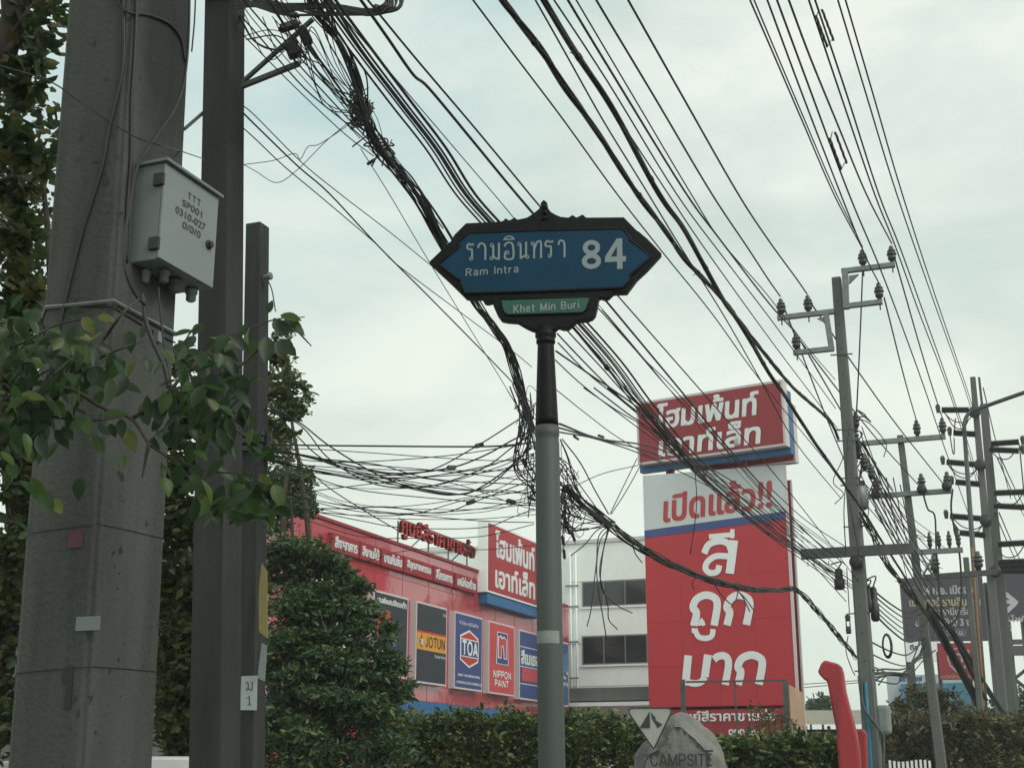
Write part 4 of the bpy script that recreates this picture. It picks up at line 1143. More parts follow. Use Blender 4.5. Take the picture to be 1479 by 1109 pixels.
MB().bar(PE.hit(1246,975,.12), PE.hit(1266,1135,.12), .09, .16, PE.d).build('side_channel', M_conc, PAo)
# clutter of drop-out fuses and jumpers behind the pole
for k, (x, y, h, r, m_) in enumerate(((1237,612,.26,.07,M_porc),(1234,636,.3,.09,M_porc),(1240,655,.24,.07,M_porc),(1249,672,.25,.08,M_steel),(1259,684,.22,.07,M_steel),(1243,728,.44,.14,M_galv),(1237,700,.16,.16,M_black))):
    b = PE.hit(x, y+8, -.3); mb = MB(); insulator(mb, b, h*1.2, r) if k != 5 else mb.lathe(b, UP, [(0,.09),(.03,.14),(.36,.14),(.4,.1),(.44,.05)], 16)
    mb.build('fuse_cutout' if k != 5 else 'surge_canister', m_, PAo, True)
JG = 'black jumper wires looping around the near pole'
for k in range(16):
    x0, y0 = R.uniform(1226,1250), R.uniform(600,700)
    pts = [(x0,y0)]
    for _ in range(4): pts.append((pts[-1][0]+R.uniform(-14,20), pts[-1][1]+R.uniform(-14,28)))
    wpx3([(a, b, A_Y+.25+R.uniform(-.1,.1)) for a, b in pts], R.uniform(1.4,2.4), 'looping jumper wire in the clutter just right of the near pole', JG)
wpx3([(1228,612,21.6),(1224,640,21.6),(1222,690,21.6),(1219,740,21.6),(1222,800,21.7)], 1.8, 'long jumper bowed down the face of the near pole')
wpx3([(1226,720,21.6),(1233,760,21.6),(1240,800,21.6),(1235,820,21.6)], 2, 'short jumper curling above the round cap on the near pole')
MB().lathe(PE.hit(1237,812,.18), PE.n, [(0,.11),(.06,.11),(.08,.09)], 16).build('round_cap', M_black, PAo, True)
def closure(px, py, Y, h, r, label, tilt=0):
    c = at(px, py, Y); k = mpp(Y)
    mb = MB().lathe(c - UP*h*k/2, UP + EV*tilt, [(0,r*k*.6),(h*k*.06,r*k),(h*k*.45,r*k*1.05),(h*k*.5,r*k*.8),(h*k*.92,r*k*.75),(h*k,r*k*.4)], 12)
    mb.tube(smooth_path([c+UP*h*k*.5, c+UP*h*k*.8+EV*.05, c+UP*h*k*.7-EV*.12], 5), .012, 5)
    return tag(mb.build('splice_closure', M_black, None, True), label, 'splice closure', 'black closures at the near pole')
closure(1212,836,A_Y,30,7,'black splice closure hanging left of the near pole below the crossbeam')
closure(1255,866,A_Y,34,5,'black splice closure hanging right of the near pole, its left twin')
closure(1263,872,A_Y,48,6,'longest black splice closure hanging right of the near pole')
lp = MB()
for k in range(4):
    c = at(1281, 932, 22.6); pts = [c + EV*math.cos(a)*.06*(1+.1*k) + UP*math.sin(a)*(.17+.01*k) + DV*.02*k for a in [i*math.pi/8 for i in range(17)]]
    lp.tube(pts, .011, 5)
tag(lp.build('cable_coil', M_wire, None, True), 'small hanging coil of spare cable right of the near pole', 'cable coil')
fz = MB(); b = at(1226, 915, 21.8); insulator(fz, b, .12, .05); insulator(fz, b+UP*.2, .12, .05); fz.tube([b+EV*.03, b+EV*.03+UP*.3], .01, 5); fz.tube([b-EV*.03, b-EV*.03+UP*.3], .01, 5)
tag(fz.build('fuse_link', M_porc, None, True), 'small two-bead fuse link hanging at the left edge of the near pole', 'fuse link')
wpx3([(1223,820,21.8),(1226,870,21.8),(1227,890,21.8)], 1.6, 'thin wire holding the two-bead fuse link')
wpx3([(1225,918,21.8),(1222,940,21.8),(1230,965,21.8),(1235,975,21.8)], 1.6, 'thin tail wire under the two-bead fuse link')
# cables from the near pole to the second pole, low
GQ = 'slack low cables between the near pole and the second pole'
LQ = 'slack black cable between the near pole and the second pole'
for k in range(9):
    ya, yb = 838+k*7, 875+k*9
    if k > 5: ya, yb = 905+(k-5)*18, 912+(k-5)*14
    p, q = at(1245+k, ya, A_Y), at(1333, yb, B_Y)
    wire3([p, p.lerp(q, .35)-UP*.22, p.lerp(q, .65)-UP*.28, q], R.uniform(.010, .02), LQ, GQ)
for k in range(7):
    pts = [(1262+R.uniform(-2,4),968+k*2,22.3),(1285,975+R.uniform(-4,6),25),(1305,972+R.uniform(-6,6),28),(1325,955+R.uniform(-8,4),31),(1338,930+R.uniform(-8,8),33)]
    wpx3(pts, R.uniform(1.6,3), 'frayed cable of the drooping strand low between the two poles', 'frayed drooping strands', wig=.03)
# lines at the low centre
for k in range(2):
    wpx3([(1155,988+k*5,40),(1200,985+k*4,38),(1245,982+k*3,36)], 1.2, 'faint far telephone line behind the red bent column', 'faint far telephone lines')
# ------------------------------------------------------------------ second pole, tall pole, lamp, short pole
PBo, gB, tB = taper_pole((1300,629), (1360,1109), B_Y, 11, 20, 'second grey concrete pole with three steel crossarms, right of the near pole')
kB = mpp(B_Y)
for a, b, ins in (((1243,643),(1366,628),((1325,629),(1362,623))), ((1240,720),(1374,702),((1266,716),(1332,708),(1369,703))), ((1326,799),(1391,790),((1344,797),(1357,795),(1372,793),(1385,791)))):
    ar = armpart(a, b, .12, PBo, PEB, off=.18)
    for x, y in ins:
        mb = MB(); b = PEB.hit(x, y, .18); b.z = ar['top']; insulator(mb, b, .42, .105 if y < 780 else .07); mb.build('insulator', M_porc, ar, True)
for x, y in ((1266,712),(1332,705),(1368,700)):
    MB().lathe(PEB.hit(x, y+3, .3), PEB.n, [(0,.08),(.06,.12),(.16,.12),(.2,.07)], 14).build('clamp', M_black, PBo, True)
upright((1330,800), (1350,835), .05, PBo, PEB); upright((1352,800), (1332,835), .05, PBo, PEB)
C_Y = 45.0
PCo, gC, tC = taper_pole((1405,545), (1456,1109), C_Y, 10, 20, 'tall far twin concrete pole with rows of horizontal rod insulators at the right edge')
pC = at(1430, 800, C_Y)
PEC = Plane((pC.x, pC.y), (EV.x, EV.y))
g_, t_ = pole_axis((1421,584), (1468,1109), C_Y+.7)
MB().column(g_, t_, sec_rect(.4, .3), sec_rect(.26, .22)).build('twin_shaft', M_conc, PCo)
MB().bar(PEC.hit(1414,545,-.3), PEC.hit(1419,590,-.3), .08, .08, PEC.d).build('top_spike', M_steel, PCo)
def rod(a, b, r=.125):
    p, q = PEC.hit(*a, .1), PEC.hit(*b, .1)
    n_ = 30; pr = []
    Ln = (q-p).length
    for i in range(n_): pr += [(Ln*(i+.2)/n_, r), (Ln*(i+.6)/n_, r*.68)]
    mb = MB(); mb.lathe(p, q-p, pr, 8)
    mb.lathe(p - (q-p).normalized()*.12, UP, [(-.1, .06), (.12, .09), (.2, .05)], 8)
    mb.build('rod_insulator', M_porc, PCo)
for a, b in (((1360,592),(1400,592)),((1377,625),(1409,627)),((1367,667),(1412,671)),((1380,696),(1415,699)),((1372,745),(1420,749)),((1386,769),(1424,773)),
             ((1472,638),(1430,641)),((1472,651),(1428,649)),((1486,710),(1434,712)),((1492,733),(1434,730)),((1492,783),(1440,786)),((1495,810),(1441,812)),((1495,817),(1441,818)),((1495,824),(1441,824))):
    rod(a, b)
for x, y in ((1408,597),(1416,673),(1424,753),(1438,826)):
    MB().lathe(PEC.hit(x, y, .2), PEC.n, [(0,.16),(.12,.2),(.25,.2),(.3,.12)], 14).build('clamp', M_black, PCo, True)
GJ2 = 'jumper loops under the rod insulators of the tall far pole'
for x0, y0, x1, y1, sg in ((1362,594,1405,600,14),(1366,598,1400,604,20),(1372,628,1378,632,28),(1368,670,1414,676,12),(1370,672,1410,678,16),(1376,748,1422,756,12),(1374,750,1418,760,18),(1432,652,1466,652,12),(1436,720,1478,712,14),(1440,794,1479,788,14)):
    p, q = PEC.hit(x0, y0, .2), PEC.hit(x1, y1, .2)
    wire3([p, p.lerp(q, .3)-UP*sg*.02, p.lerp(q, .7)-UP*sg*.02, q], .02, 'thin jumper loop hanging under a rod insulator of the tall far pole', GJ2)
for a, b in (((1472,640),(1479,712)),((1479,714),(1490,790)),((1380,604),(1378,625))):
    wire3([PEC.hit(*a, .2), PEC.hit(*b, .2)], .022, 'short upright jumper linking two rod insulators of the tall far pole', GJ2)
GR2 = 'far conductors dropping to the right edge'
for x0, y0, x1, y1 in ((1440,660,1479,745),(1445,660,1486,745),(1437,740,1479,835),(1443,740,1486,835),(1300,700,1330,835),(1280,690,1310,835),(1290,690,1322,835),(1420,560,1460,720)):
    wpx3([(x0,y0,C_Y),((x0+x1)/2-1,(y0+y1)/2,C_Y+10),(x1,y1,C_Y+25)], 1.6, 'far thin conductor descending behind the tall pole towards the road', GR2, name='power_line', cat='power line')
# thick cables dropping from the second pole
for pts, wx in (([(1333,712,33),(1340,735,33),(1350,745,33),(1352,790,33),(1356,840,33),(1360,890,33)], 3), ([(1376,706,33),(1374,735,33),(1380,770,33),(1386,800,33),(1389,850,33),(1385,885,33),(1372,905,33)], 3.4), ([(1356,850,33.2),(1362,890,33.2),(1368,902,33.2),(1380,896,33.2)], 3)):
    wpx3(pts, wx, 'thick insulated lead dropping from the second pole crossarms', 'leads dropping from the second pole')
wpx3([(1372,905,34),(1420,985,38),(1450,1030,42)], 9, 'fat black cable mass sloping down behind the lamp post', name='cable_bundle')
wpx3([(1340,880,33),(1370,935,34),(1400,990,36),(1430,1050,38)], 13, 'fattest black cable mass sloping down from the second pole past the red shield board', name='cable_bundle')
wpx3([(1340,872,33),(1375,915,34),(1405,975,36),(1425,1010,38)], 6, 'black cable sloping just above the fattest cable mass', name='cable_bundle')
# more wires from the near pole to the right
for k in range(7):
    p, q = at(1246+3*k, 640+k*16, A_Y+.3), at(1348+k*9, 800+k*26, 36)
    wire3([p, p.lerp(q, .5)-UP*.25, q], .013, 'thin cable running from the near pole clutter past the second pole', 'thin cables past the second pole')
bundle([(1243,742),(1262,775),(1280,812),(1305,845),(1345,895)], offp(.15), 8, 8, 'ragged black bundle falling from the near pole canister behind the crossbeam', loose=.9, fuzz=.3)
# lamp post
lg, lt = pole_axis((1393,625), (1428,1109), 38)
lampo = thing('street_lamp', 'grey tubular lamp post with a long arm reaching out of the frame at right', 'street lamp', lg)
kl = mpp(38)
MB().tube([lg, lt], [5.2*kl, 3.0*kl], 12).build('pole', M_steel, lampo, True)
armp = smooth_path([lt, at(1393,612,38), at(1397,600,38), at(1408,592,37.9), at(1425,586,37.5), at(1479,567,36.4), at(1560,540,35), at(1600,533,34.4)], 6)
MB().tube(armp, 2.9*kl, 10).build('arm', M_steel, lampo, True)
hd = armp[-1]
MB().bar(hd, hd+(armp[-1]-armp[-3]).normalized()*.7, .3, .12).build('lamp_head', M_galv, lampo, bevel=.04)
MB().tube(smooth_path([at(1404,790,37.8), at(1412,900,37.8), at(1420,1000,37.8), at(1424,1109,37.8)], 4), .03, 6).build('orange_conduit', mat('rusty conduit', (.30, .14, .05), .8, var=.2), lampo, True)
PDo, gD, tD = taper_pole((1395,805), (1424,1109), 36, 10, 13, 'short plain concrete pole standing against the lamp post before the dark billboard')
PDp = Plane((at(1400,820,35.8).x, at(1400,820,35.8).y), (EV.x, EV.y))
ar = MB().bar(PDp.hit(1330,834,.25), PDp.hit(1440,826,.25), .14, .14).build('crossarm', M_steel, PDo)
for x in (1351, 1414):
    mb = MB(); insulator(mb, PDp.hit(x, 832-(x-1330)*.07, .25)+UP*.05, .5, .15); mb.build('insulator', M_porc, ar, True)
# ------------------------------------------------------------------ the red paint shop
oF = at(822, 1000, 45.0)
FP = Plane((oF.x, oF.y), (DV.x, DV.y))
def fu(px, off=0, py=950): return FP.uv(px, py, off)[0]
def fz_(px, py, off=0): return FP.uv(px, py, off)[1]
z_par = fz_(690, 824)-.05
uRt = fu(822); uLf = fu(388)
shop = thing('paint_shop', 'red clad paint shop with slanting parapet and rows of brand boards', 'shop', FP.P((uRt+uLf)/2, 0))
z_par2 = fz_(812, 866)
sx_ = fu(692)
wall = MB()
wall.pbox(FP, uLf, sx_, 0, z_par, -.2, 0)
wall.pbox(FP, sx_, uRt, 0, z_par2 if z_par2 < z_par else z_par-.05, -.2, -.002)
shopwall = wall.build('cladding', M_facade, shop)
MB().pbox(FP, uLf+.3, uRt-.05, 0, z_par-.7, -9, -.203).build('wall', M_conc, shop)
MB().pbox(FP, uLf, sx_, z_par-.002, z_par+.07, -.2, .05).build('parapet_cap', M_redD, shop)
zb1, zb0 = fz_(600, 1012), fz_(600, 1040)
MB().pbox(FP, uLf, fu(745), zb0, zb1, .003, .12).build('blue_band', M_blue, shop)
seam = MB()
for u in np.arange(uLf+1.5, uRt, 1.52): seam.pbox(FP, u-.006, u+.006, .2, (z_par if u < sx_ else z_par2)-.02, .0, .004)
for z in (fz_(690, 868), zb1+.02): seam.pbox(FP, uLf, sx_, z-.006, z+.006, .0, .005)
seam.build('panel_seam', M_redD, shop)['kind'] = 'stuff'
# small fascia boards
small = [(479,519,'สีทาอาคาร',481.5,516.5,776,797),(520,549.5,'สีงานไม้',523,546,790.5,811),(551,583,'งานกันซึม',553,580,799.5,821),(584,626,'สีอุตสาหกรรม',587,623,814,838),(627,656,'สีโครงการ',629.5,654.5,826.5,846),(658,690,'เคมีก่อสร้าง',660.5,686.5,836,853.5)]
z_st = fz_(479, 768, .12); z_sb = fz_(519, 806, .12)
for x0, x1, s, a, b, yt, yb in small:
    u0, u1 = fu(x0, .12, 805), fu(x1, .12, 825)
    bd = tag(MB().pbox(FP, u0, u1-.03, z_sb, z_st, .003, .12).build('fascia_board', M_redD), 'dark red fascia board with white Thai lettering reading ' + s, 'sign board', 'fascia boards along the parapet of the shop')
    ww = u1-u0
    text_mb(MB(), s, FP, u0+ww*.09, u1-ww*.10, z_sb+(z_st-z_sb)*.2, z_sb+(z_st-z_sb)*.88, .1225, .035).build('lettering', M_wtext, bd)
# big brand boards
DEP = .18
def brand(x0, x1, label, m, side=M_trim, tl=None, bl_=None):
    u0 = FP.uv(x0, 930, DEP)[0]; u1 = FP.uv(x1, 930, DEP)[0]
    zt_ = FP.uv(x0, tl, DEP)[1]; zb_ = FP.uv(x0, bl_, DEP)[1]
    th = thing('brand_board', label, 'sign board', FP.P((u0+u1)/2, zb_, DEP/2), 'tall brand boards on the red shop front')
    MB().pbox(FP, u0, u1, zb_, zt_, .003, DEP).build('case', side, th)
    e_ = .05
    MB().pbox(FP, u0+e_, u1-e_, zb_+e_, zt_-e_, DEP-.01, DEP+.006).build('face', m, th)
    return th, u0, u1, zb_, zt_
def lt_(th, s, q, f, m=M_wtext, bold=.035, sl=0):
    _, u0, u1, z0, z1 = q
    W_, H_ = u1-u0, z1-z0
    text_mb(MB(), s, FP, u0+W_*f[0], u0+W_*f[1], z0+H_*f[2], z0+H_*f[3], DEP+.008, bold).build('lettering', m, th)
def lat_(th, s, q, f, m=M_wtext, wf=.17, off=.012):
    _, u0, u1, z0, z1 = q
    W_, H_ = u1-u0, z1-z0
    latin_mb(MB(), s, FP, u0+W_*f[0], u0+W_*f[1], z0+H_*f[2], z0+H_*f[3], DEP+off, wf, 0, .12, .0006).build('lettering', m, th)
def rect_(th, q, f, m, name='stripe', off=.007, th_=.006):
    _, u0, u1, z0, z1 = q
    W_, H_ = u1-u0, z1-z0
    MB().pbox(FP, u0+W_*f[0], u0+W_*f[1], z0+H_*f[2], z0+H_*f[3], DEP+off-.004, DEP+off+th_-.004).build(name, m, th)
def poly_(th, q, pts, m, name='emblem', off=.014):
    _, u0, u1, z0, z1 = q
    W_, H_ = u1-u0, z1-z0
    MB().prism([FP.P(u0+W_*a, z0+H_*b, DEP+off) for a, b in pts], FP.n*.004).build(name, m, th)
q = brand(452, 524, 'white board with orange Thai lettering mostly hidden by the tree', M_wtext, tl=822, bl_=962); th = q[0]
lt_(th, 'ราคา', q, (.08,.5,.46,.56), mat('orange lettering', (.62, .16, .03), .5)); lt_(th, 'สีทาบ้าน', q, (.45,.95,.42,.54), M_char); lt_(th, 'ส่ง', q, (.5,.8,.28,.38), MATS['orange lettering'])
q = brand(538, 588.5, 'charcoal board with a big rainbow letter and Thai heading, beside the tree', M_char, tl=850, bl_=973); th = q[0]
lt_(th, 'ศูนย์ผสมสีเดลต้า', q, (.09,.93,.83,.94), bold=.03)
poly_(th, q, [(.10,.36),(.10,.75),(.42,.79),(.52,.62),(.40,.60),(.34,.68),(.24,.66),(.24,.48),(.36,.50),(.36,.38)], mat('emblem red', (.46,.04,.03), .5))
poly_(th, q, [(.43,.585),(.53,.60),(.58,.52),(.46,.50)], mat('emblem yellow', (.55,.42,.05), .5))
poly_(th, q, [(.46,.497),(.58,.517),(.62,.45),(.50,.44)], mat('emblem green', (.08,.30,.14), .5))
poly_(th, q, [(.50,.437),(.62,.447),(.65,.37),(.53,.37)], mat('emblem blue', (.05,.16,.34), .5))
lat_(th, 'DELTA', q, (.08,.66,.20,.29), wf=.2)
poly_(th, q, [(.82,.03),(.98,.03),(.98,.17),(.90,.13)], MATS['emblem green']); poly_(th, q, [(.90,.14),(.98,.18),(.98,.26)], MATS['emblem yellow'])
q = brand(600.5, 645, 'charcoal board with an amber band lettered JOTUN', M_char, tl=866.5, bl_=985); th = q[0]
rect_(th, q, (.03,.97,.41,.62), M_yel, 'amber_band'); rect_(th, q, (.03,.97,.62,.645), mat('emblem red', (.46,.04,.03)), 'red_line')
lat_(th, 'JOTUN', q, (.30,.93,.455,.585), M_char, .17)
poly_(th, q, [(.17,.44),(.21,.48),(.22,.53),(.18,.56),(.165,.61),(.15,.56),(.10,.53),(.11,.48)], M_char, off=.016)
for k in range(3): rect_(th, q, (.115,.215,.475+k*.025,.485+k*.025), M_wtext, 'stripe', .024)
rect_(th, q, (.155,.175,.46,.55), M_wtext, 'stripe', .025)
lt_(th, 'Quality Paints', q, (.60,.96,.33,.375), bold=.0); lt_(th, 'สีเจิม', q, (.86,.96,.88,.92), bold=0)
q = brand(656.5, 696.5, 'navy blue board with a red and white hexagon lettered TOA', M_navy, tl=881.5, bl_=993.5); th = q[0]
hx = lambda s: [(.5+.33*s, .60-.19*s*.55+.05), (.5+.33*s, .60+.19*s*.55-.0), (.5, .60+.19*s+.06*s), (.5-.33*s, .60+.19*s*.55), (.5-.33*s, .60-.19*s*.55), (.5, .60-.19*s-.06*s)]
hx = lambda s: [(.5+.33*s, .54-.16*s), (.5+.33*s, .54+.16*s), (.5, .54+.25*s), (.5-.33*s, .54+.16*s), (.5-.33*s, .54-.16*s), (.5, .54-.25*s)]
poly_(th, q, hx(1), M_wtext, 'hexagon'); poly_(th, q, hx(.9), mat('emblem red', (.46,.04,.03)), 'hexagon', .019)
rect_(th, q, (.17,.83,.425,.665), M_wtext, 'band', .028); rect_(th, q, (.20,.80,.44,.65), M_navy, 'band', .035)
th2 = th
_, u0, u1, z0, z1 = q
lat_(th, 'TOA', q, (.23,.78,.455,.635), wf=.21, off=.042)
lt_(th, 'สี กันซึม เคมีก่อสร้าง', q, (.16,.84,.845,.90), bold=.0); lt_(th, '-PAINT -WATERPROOFING', q, (.10,.90,.165,.20), bold=0.02); lt_(th, '-CONSTRUCTION CHEMICALS', q, (.05,.96,.07,.105), bold=0.02)
q = brand(706, 743, 'red board with a blue letter emblem lettered NIPPON PAINT', mat('bright red board', (.50,.06,.07), .5, var=.05), tl=895, bl_=1000.5); th = q[0]
poly_(th, q, [(.26,.42),(.74,.42),(.70,.87),(.30,.87)], M_wtext); poly_(th, q, [(.285,.43),(.715,.43),(.68,.86),(.32,.86)], M_navy, off=.019)
poly_(th, q, [(.32,.50),(.32,.80),(.44,.83),(.46,.79),(.55,.82),(.64,.78),(.66,.72),(.66,.50),(.54,.50),(.52,.65),(.49,.68),(.46,.65),(.45,.50)], M_wtext, off=.024)
poly_(th, q, [(.345,.515),(.345,.79),(.42,.805),(.45,.77),(.55,.80),(.62,.77),(.635,.72),(.635,.515),(.56,.515),(.545,.66),(.49,.70),(.44,.66),(.43,.515)], MATS['bright red board'], off=.029)
lat_(th, 'NIPPON', q, (.16,.84,.23,.325), wf=.22); lat_(th, 'PAINT', q, (.22,.74,.11,.20), wf=.22)
q = brand(750, 784, 'navy blue board with white Thai name half hidden by the sign post', M_navy, tl=908, bl_=1009); th = q[0]
rect_(th, q, (.03,.97,.75,.76), M_wtext); rect_(th, q, (.03,.97,.465,.475), M_wtext); rect_(th, q, (.03,.97,.22,.23), M_wtext); lt_(th, 'สีเบเยอร์', q, (.06,.95,.50,.72), bold=.04)
rect_(th, q, (.10,.9,.27,.45), mat('bright red board', (.5,.06,.07)), 'red_band', .012); lt_(th, 'สีเพื่อสุขภาพ', q, (.16,.86,.31,.40), bold=0)
q = brand(788, 821, 'blue board at the right end of the red shop front, partly behind the sign post', mat('mid blue board', (.04,.10,.22), .5, var=.1), tl=920, bl_=1016); th = q[0]
poly_(th, q, [(.5,.75),(.97,.85),(.97,.55),(.7,.5)], mat('pale blue board', (.08,.18,.32), .5)); lt_(th, "SK'", q, (.3,.94,.42,.55), bold=.05); lt_(th, 'เดค', q, (.4,.93,.31,.37), bold=0)
# rooftop letters on posts
RP = Plane((FP.o + FP.n*-.6).to_2d(), (DV.x, DV.y))
rl = thing('rooftop_letters', 'red cut-out Thai letters standing on thin posts above the shop parapet', 'roof sign', RP.hit(630, 830))
u0, u1 = RP.uv(576, 770)[0], RP.uv(683, 790)[0]
zt_, zb_ = RP.uv(577, 741)[1], RP.uv(577, 778)[1]
m1 = MB(); text_mb(m1, 'ศูนย์สีราคาขายส่ง', RP, u0, u1, zb_, zt_, .08, .02)
m1.build('lettering', M_redL, rl)
m2 = MB(); v_, f_ = text_data('ศูนย์สีราคาขายส่ง')
mn, mx = v_.min(0), v_.max(0)
for off_ in np.arange(0, .078, .013): text_mb(m2, 'ศูนย์สีราคาขายส่ง', RP, u0, u1, zb_, zt_, float(off_), .02)
m2.build('letter_returns', M_redD, rl)
zr = z_par-.3
for f_ in (.005, .39, .66, .93):
    uu = u0+(u1-u0)*f_
    MB().bar(RP.P(uu, zr, -.04), RP.P(uu, zb_+(zt_-zb_)*.7, -.04), .035, .035, RP.d).build('post', M_galv, rl)
for f_ in (.2, .75): MB().bar(RP.P(u0+(u1-u0)*f_, zr, -.9), RP.P(u0+(u1-u0)*(f_+.25 if f_ > .5 else f_+.12), zt_ if f_ > .5 else zb_+.3, -.06), .03, .03).build('brace', M_steel, rl)
for f_ in (.35, .8): MB().pbox(RP, u0, u1, zb_+(zt_-zb_)*f_-.015, zb_+(zt_-zb_)*f_+.015, -.03, 0).build('rail', M_galv, rl)
# white boxed sign on the roof
q0, q1 = FP.uv(704, 800, .3)[0], FP.uv(780, 800, .3)[0]
zt_, zb_ = FP.uv(705, 752, .3)[1], FP.uv(704, 854, .3)[1]
bs = thing('roof_box_sign', 'white boxed red sign on the shop roof left of the sign post', 'roof sign', FP.P(q0, zb_, .2))
MB().pbox(FP, q0, q1, zb_, zt_, .003, .3).build('case', M_white, bs)
MB().pbox(FP, q0+.05, q1-.05, zb_+.05, zt_-.05, .29, .307).build('face', mat('roof sign red', (.36,.028,.04), .6, var=.06, vscale=1), bs)
H_ = zt_-zb_; W_ = q1-q0
text_mb(MB(), 'โฮมเพ้นท์', FP, q0+W_*.13, q0+W_*.88, zb_+H_*.52, zb_+H_*.93, .31, .035).build('lettering', M_wtext, bs)
text_mb(MB(), 'เอาท์เล็ท', FP, q0+W_*.13, q0+W_*.88, zb_+H_*.09, zb_+H_*.47, .31, .035).build('lettering', M_wtext, bs)
MB().pbox(FP, q0+.1, q1+.15, zb_-.30, zb_-.002, .003, .26).build('blue_plinth', M_blue, bs)
# ------------------------------------------------------------------ the white office block
oW = at(822, 900, 46.5)
WP = Plane((oW.x, oW.y), (EV.x, EV.y))
off = thing('office_block', 'white three storey block with dark strip windows behind the red pylon', 'building', WP.P(6, 0, -3))
wu0, wu1 = WP.uv(580, 820)[0], WP.uv(1040, 820)[0]
wz = WP.uv(900, 781)[1]
MB().pbox(WP, wu0, wu1, 0, wz, -5, 0).build('wall', M_white, off)
MB().pbox(WP, wu0-.05, wu1+.05, wz, wz+.12, -5, .06).build('parapet_cap', mat('grey white paint', (.55,.57,.56), .7, var=.1), off)
for yt, yb in ((840, 873), (919, 957), (1040, 1080)):
    za, zc = WP.uv(880, yb)[1], WP.uv(880, yt)[1]
    ua = WP.uv(843, (yt+yb)/2)[0]
    win = MB().pbox(WP, ua-.05, ua+4.52, za-.05, zc+.05, .002, .03).build('window', mat('window frame grey', (.20,.21,.21), .6), off)
    for k in range(6):
        MB().pbox(WP, ua+k*.75, ua+k*.75+.70, za, zc, .02, .04).build('pane', M_glass, win)
    MB().pbox(WP, ua-.1, ua+4.6, za-.11, za-.05, .002, .05).build('sill', M_white, win)
for y, t_, d_, m_ in ((996, .10, .25, M_white), (1003, .42, .55, M_conc), (1018, .12, .9, M_white)):
    z_ = WP.uv(880, y)[1]; MB().pbox(WP, WP.uv(822, y)[0], wu1, z_-t_/2, z_+t_/2, .003, d_).build('ledge', m_, off)
for px in (826, 834):
    u_ = WP.uv(px, 900)[0]; MB().tube([WP.P(u_, 2, .1), WP.P(u_, wz-.3, .1)], .03, 8).build('drain_pipe', M_white, off, True)
for y in (846, 876, 927, 979): 
    z_ = WP.uv(830, y)[1]; MB().pbox(WP, WP.uv(818, y)[0], WP.uv(837, y)[0], z_-.02, z_+.02, .07, .14).build('pipe_bracket', M_galv, off)
cr = MB()
for y in (838, 928, 990): z_ = WP.uv(880, y)[1]; cr.pbox(WP, WP.uv(822, y)[0], wu1, z_-.012, z_+.012, 0, .006)
cr.build('joint_line', mat('joint grey', (.42,.43,.41), .8), off)
# ------------------------------------------------------------------ the pylon
oP = at(1040, 850, 38.0)
TP = Plane((oP.x, oP.y), (EV.x, EV.y))
def tu(px, py=850, off=0): return TP.uv(px, py, off)[0]
def tz(px, py, off=0): return TP.uv(px, py, off)[1]
py_ = thing('pylon_sign', 'tall red pylon advertising board with giant white Thai words, right of the grey post', 'pylon sign', TP.P(0, 0, -.6))
uA, uB = tu(933), tu(1141)
zT_, zB_ = tz(928, 687), tz(938, 1021)
MB().pbox(TP, uA, uB, zB_, zT_, -.10, 0).build('main_board', M_red, py_)
MB().pbox(TP, uB, uB+.07, zB_, zT_, -.12, .01).build('board_edge', M_trim, py_)
# white band with slanting blue stripe
def tp(px, py, off): return TP.P(*TP.uv(px, py, off), off)
zl, zr_ = tz(930, 766), tz(1135, 738)
MB().prism([TP.P(uA, zl, .003), TP.P(uB, zr_, .003), TP.P(uB, zT_, .003), TP.P(uA, zT_, .003)], TP.n*.006).build('white_band', mat('weathered white board', (.52,.56,.57), .6, var=.05, vscale=1), py_)
MB().prism([TP.P(uA, zl-.22, .003), TP.P(uB, zr_-.22, .003), TP.P(uB, zr_, .0028), TP.P(uA, zl, .0028)], TP.n*.008).build('blue_stripe', M_navy, py_)
def ptext(s, x0, x1, yt, yb, m, bold, sl=0, shear=0, name='lettering'):
    return text_px(name, s, TP, x0, x1, yt, yb, .014, m, py_, bold, shear, None, sl)
ptext('เปิดแล้ว!!', 957, 1116, 697, 744, M_redL, .03, .075, .08)
def pstroke(groups, name='lettering'):
    mb = MB(); o_z = .014
    for pts, w_, rnd in groups:
        o_z += .0008
        q = [Vector((*TP.uv(x, y, .014), 0)) for x, y in pts]
        if rnd: q = smooth_path(q, 5)
        ribbon(mb, [(p.x, p.y) for p in q], w_*mpp(38), TP, o_z)
    mb.build(name, M_wtext, py_)
pstroke([([(1024,774.8),(1061,771.5)],7,0),([(1058,764),(1057,777)],6,0),([(1060,780),(1054,828)],12,0),([(1017,799),(1024,786),(1040,781),(1052,785),(1056,794)],9.5,1),([(1052,803),(1034,803),(1022,811),(1019,821),(1026,827),(1036,825),(1039,816)],8.5,1)])
pstroke([([(1002,903),(1006,885),(1001,877),(1006,865),(1019,859),(1032,863),(1036,874),(1031.5,903)],10.5,1),([(998,900.5),(1018,899.5)],6,0),([(1012,893),(1017,903)],5,0),([(999,910),(1008,910.5)],6.5,0),([(1005,912),(1009,919),(1019,921.5),(1028,918),(1030,908)],7.5,1),
         ([(1050,902.5),(1054,884),(1050,877),(1055,865),(1067,859),(1080,864),(1083,875),(1078,902)],10.5,1)])
pstroke([([(994,946),(990,989)],11,0),([(983,986.5),(996,986)],6,0),([(990,983.5),(1003,986.5),(1013,984),(1018,977)],9,1),([(1022.5,945),(1018,977)],11,0),([(1031,952),(1037,947.5),(1045,946.5),(1051,951),(1052,962),(1047.5,988.5)],10,1),([(1066,988.5),(1070,970),(1066,963),(1071,951),(1085,945.5),(1098,950),(1101,960),(1096,988)],10.5,1)])
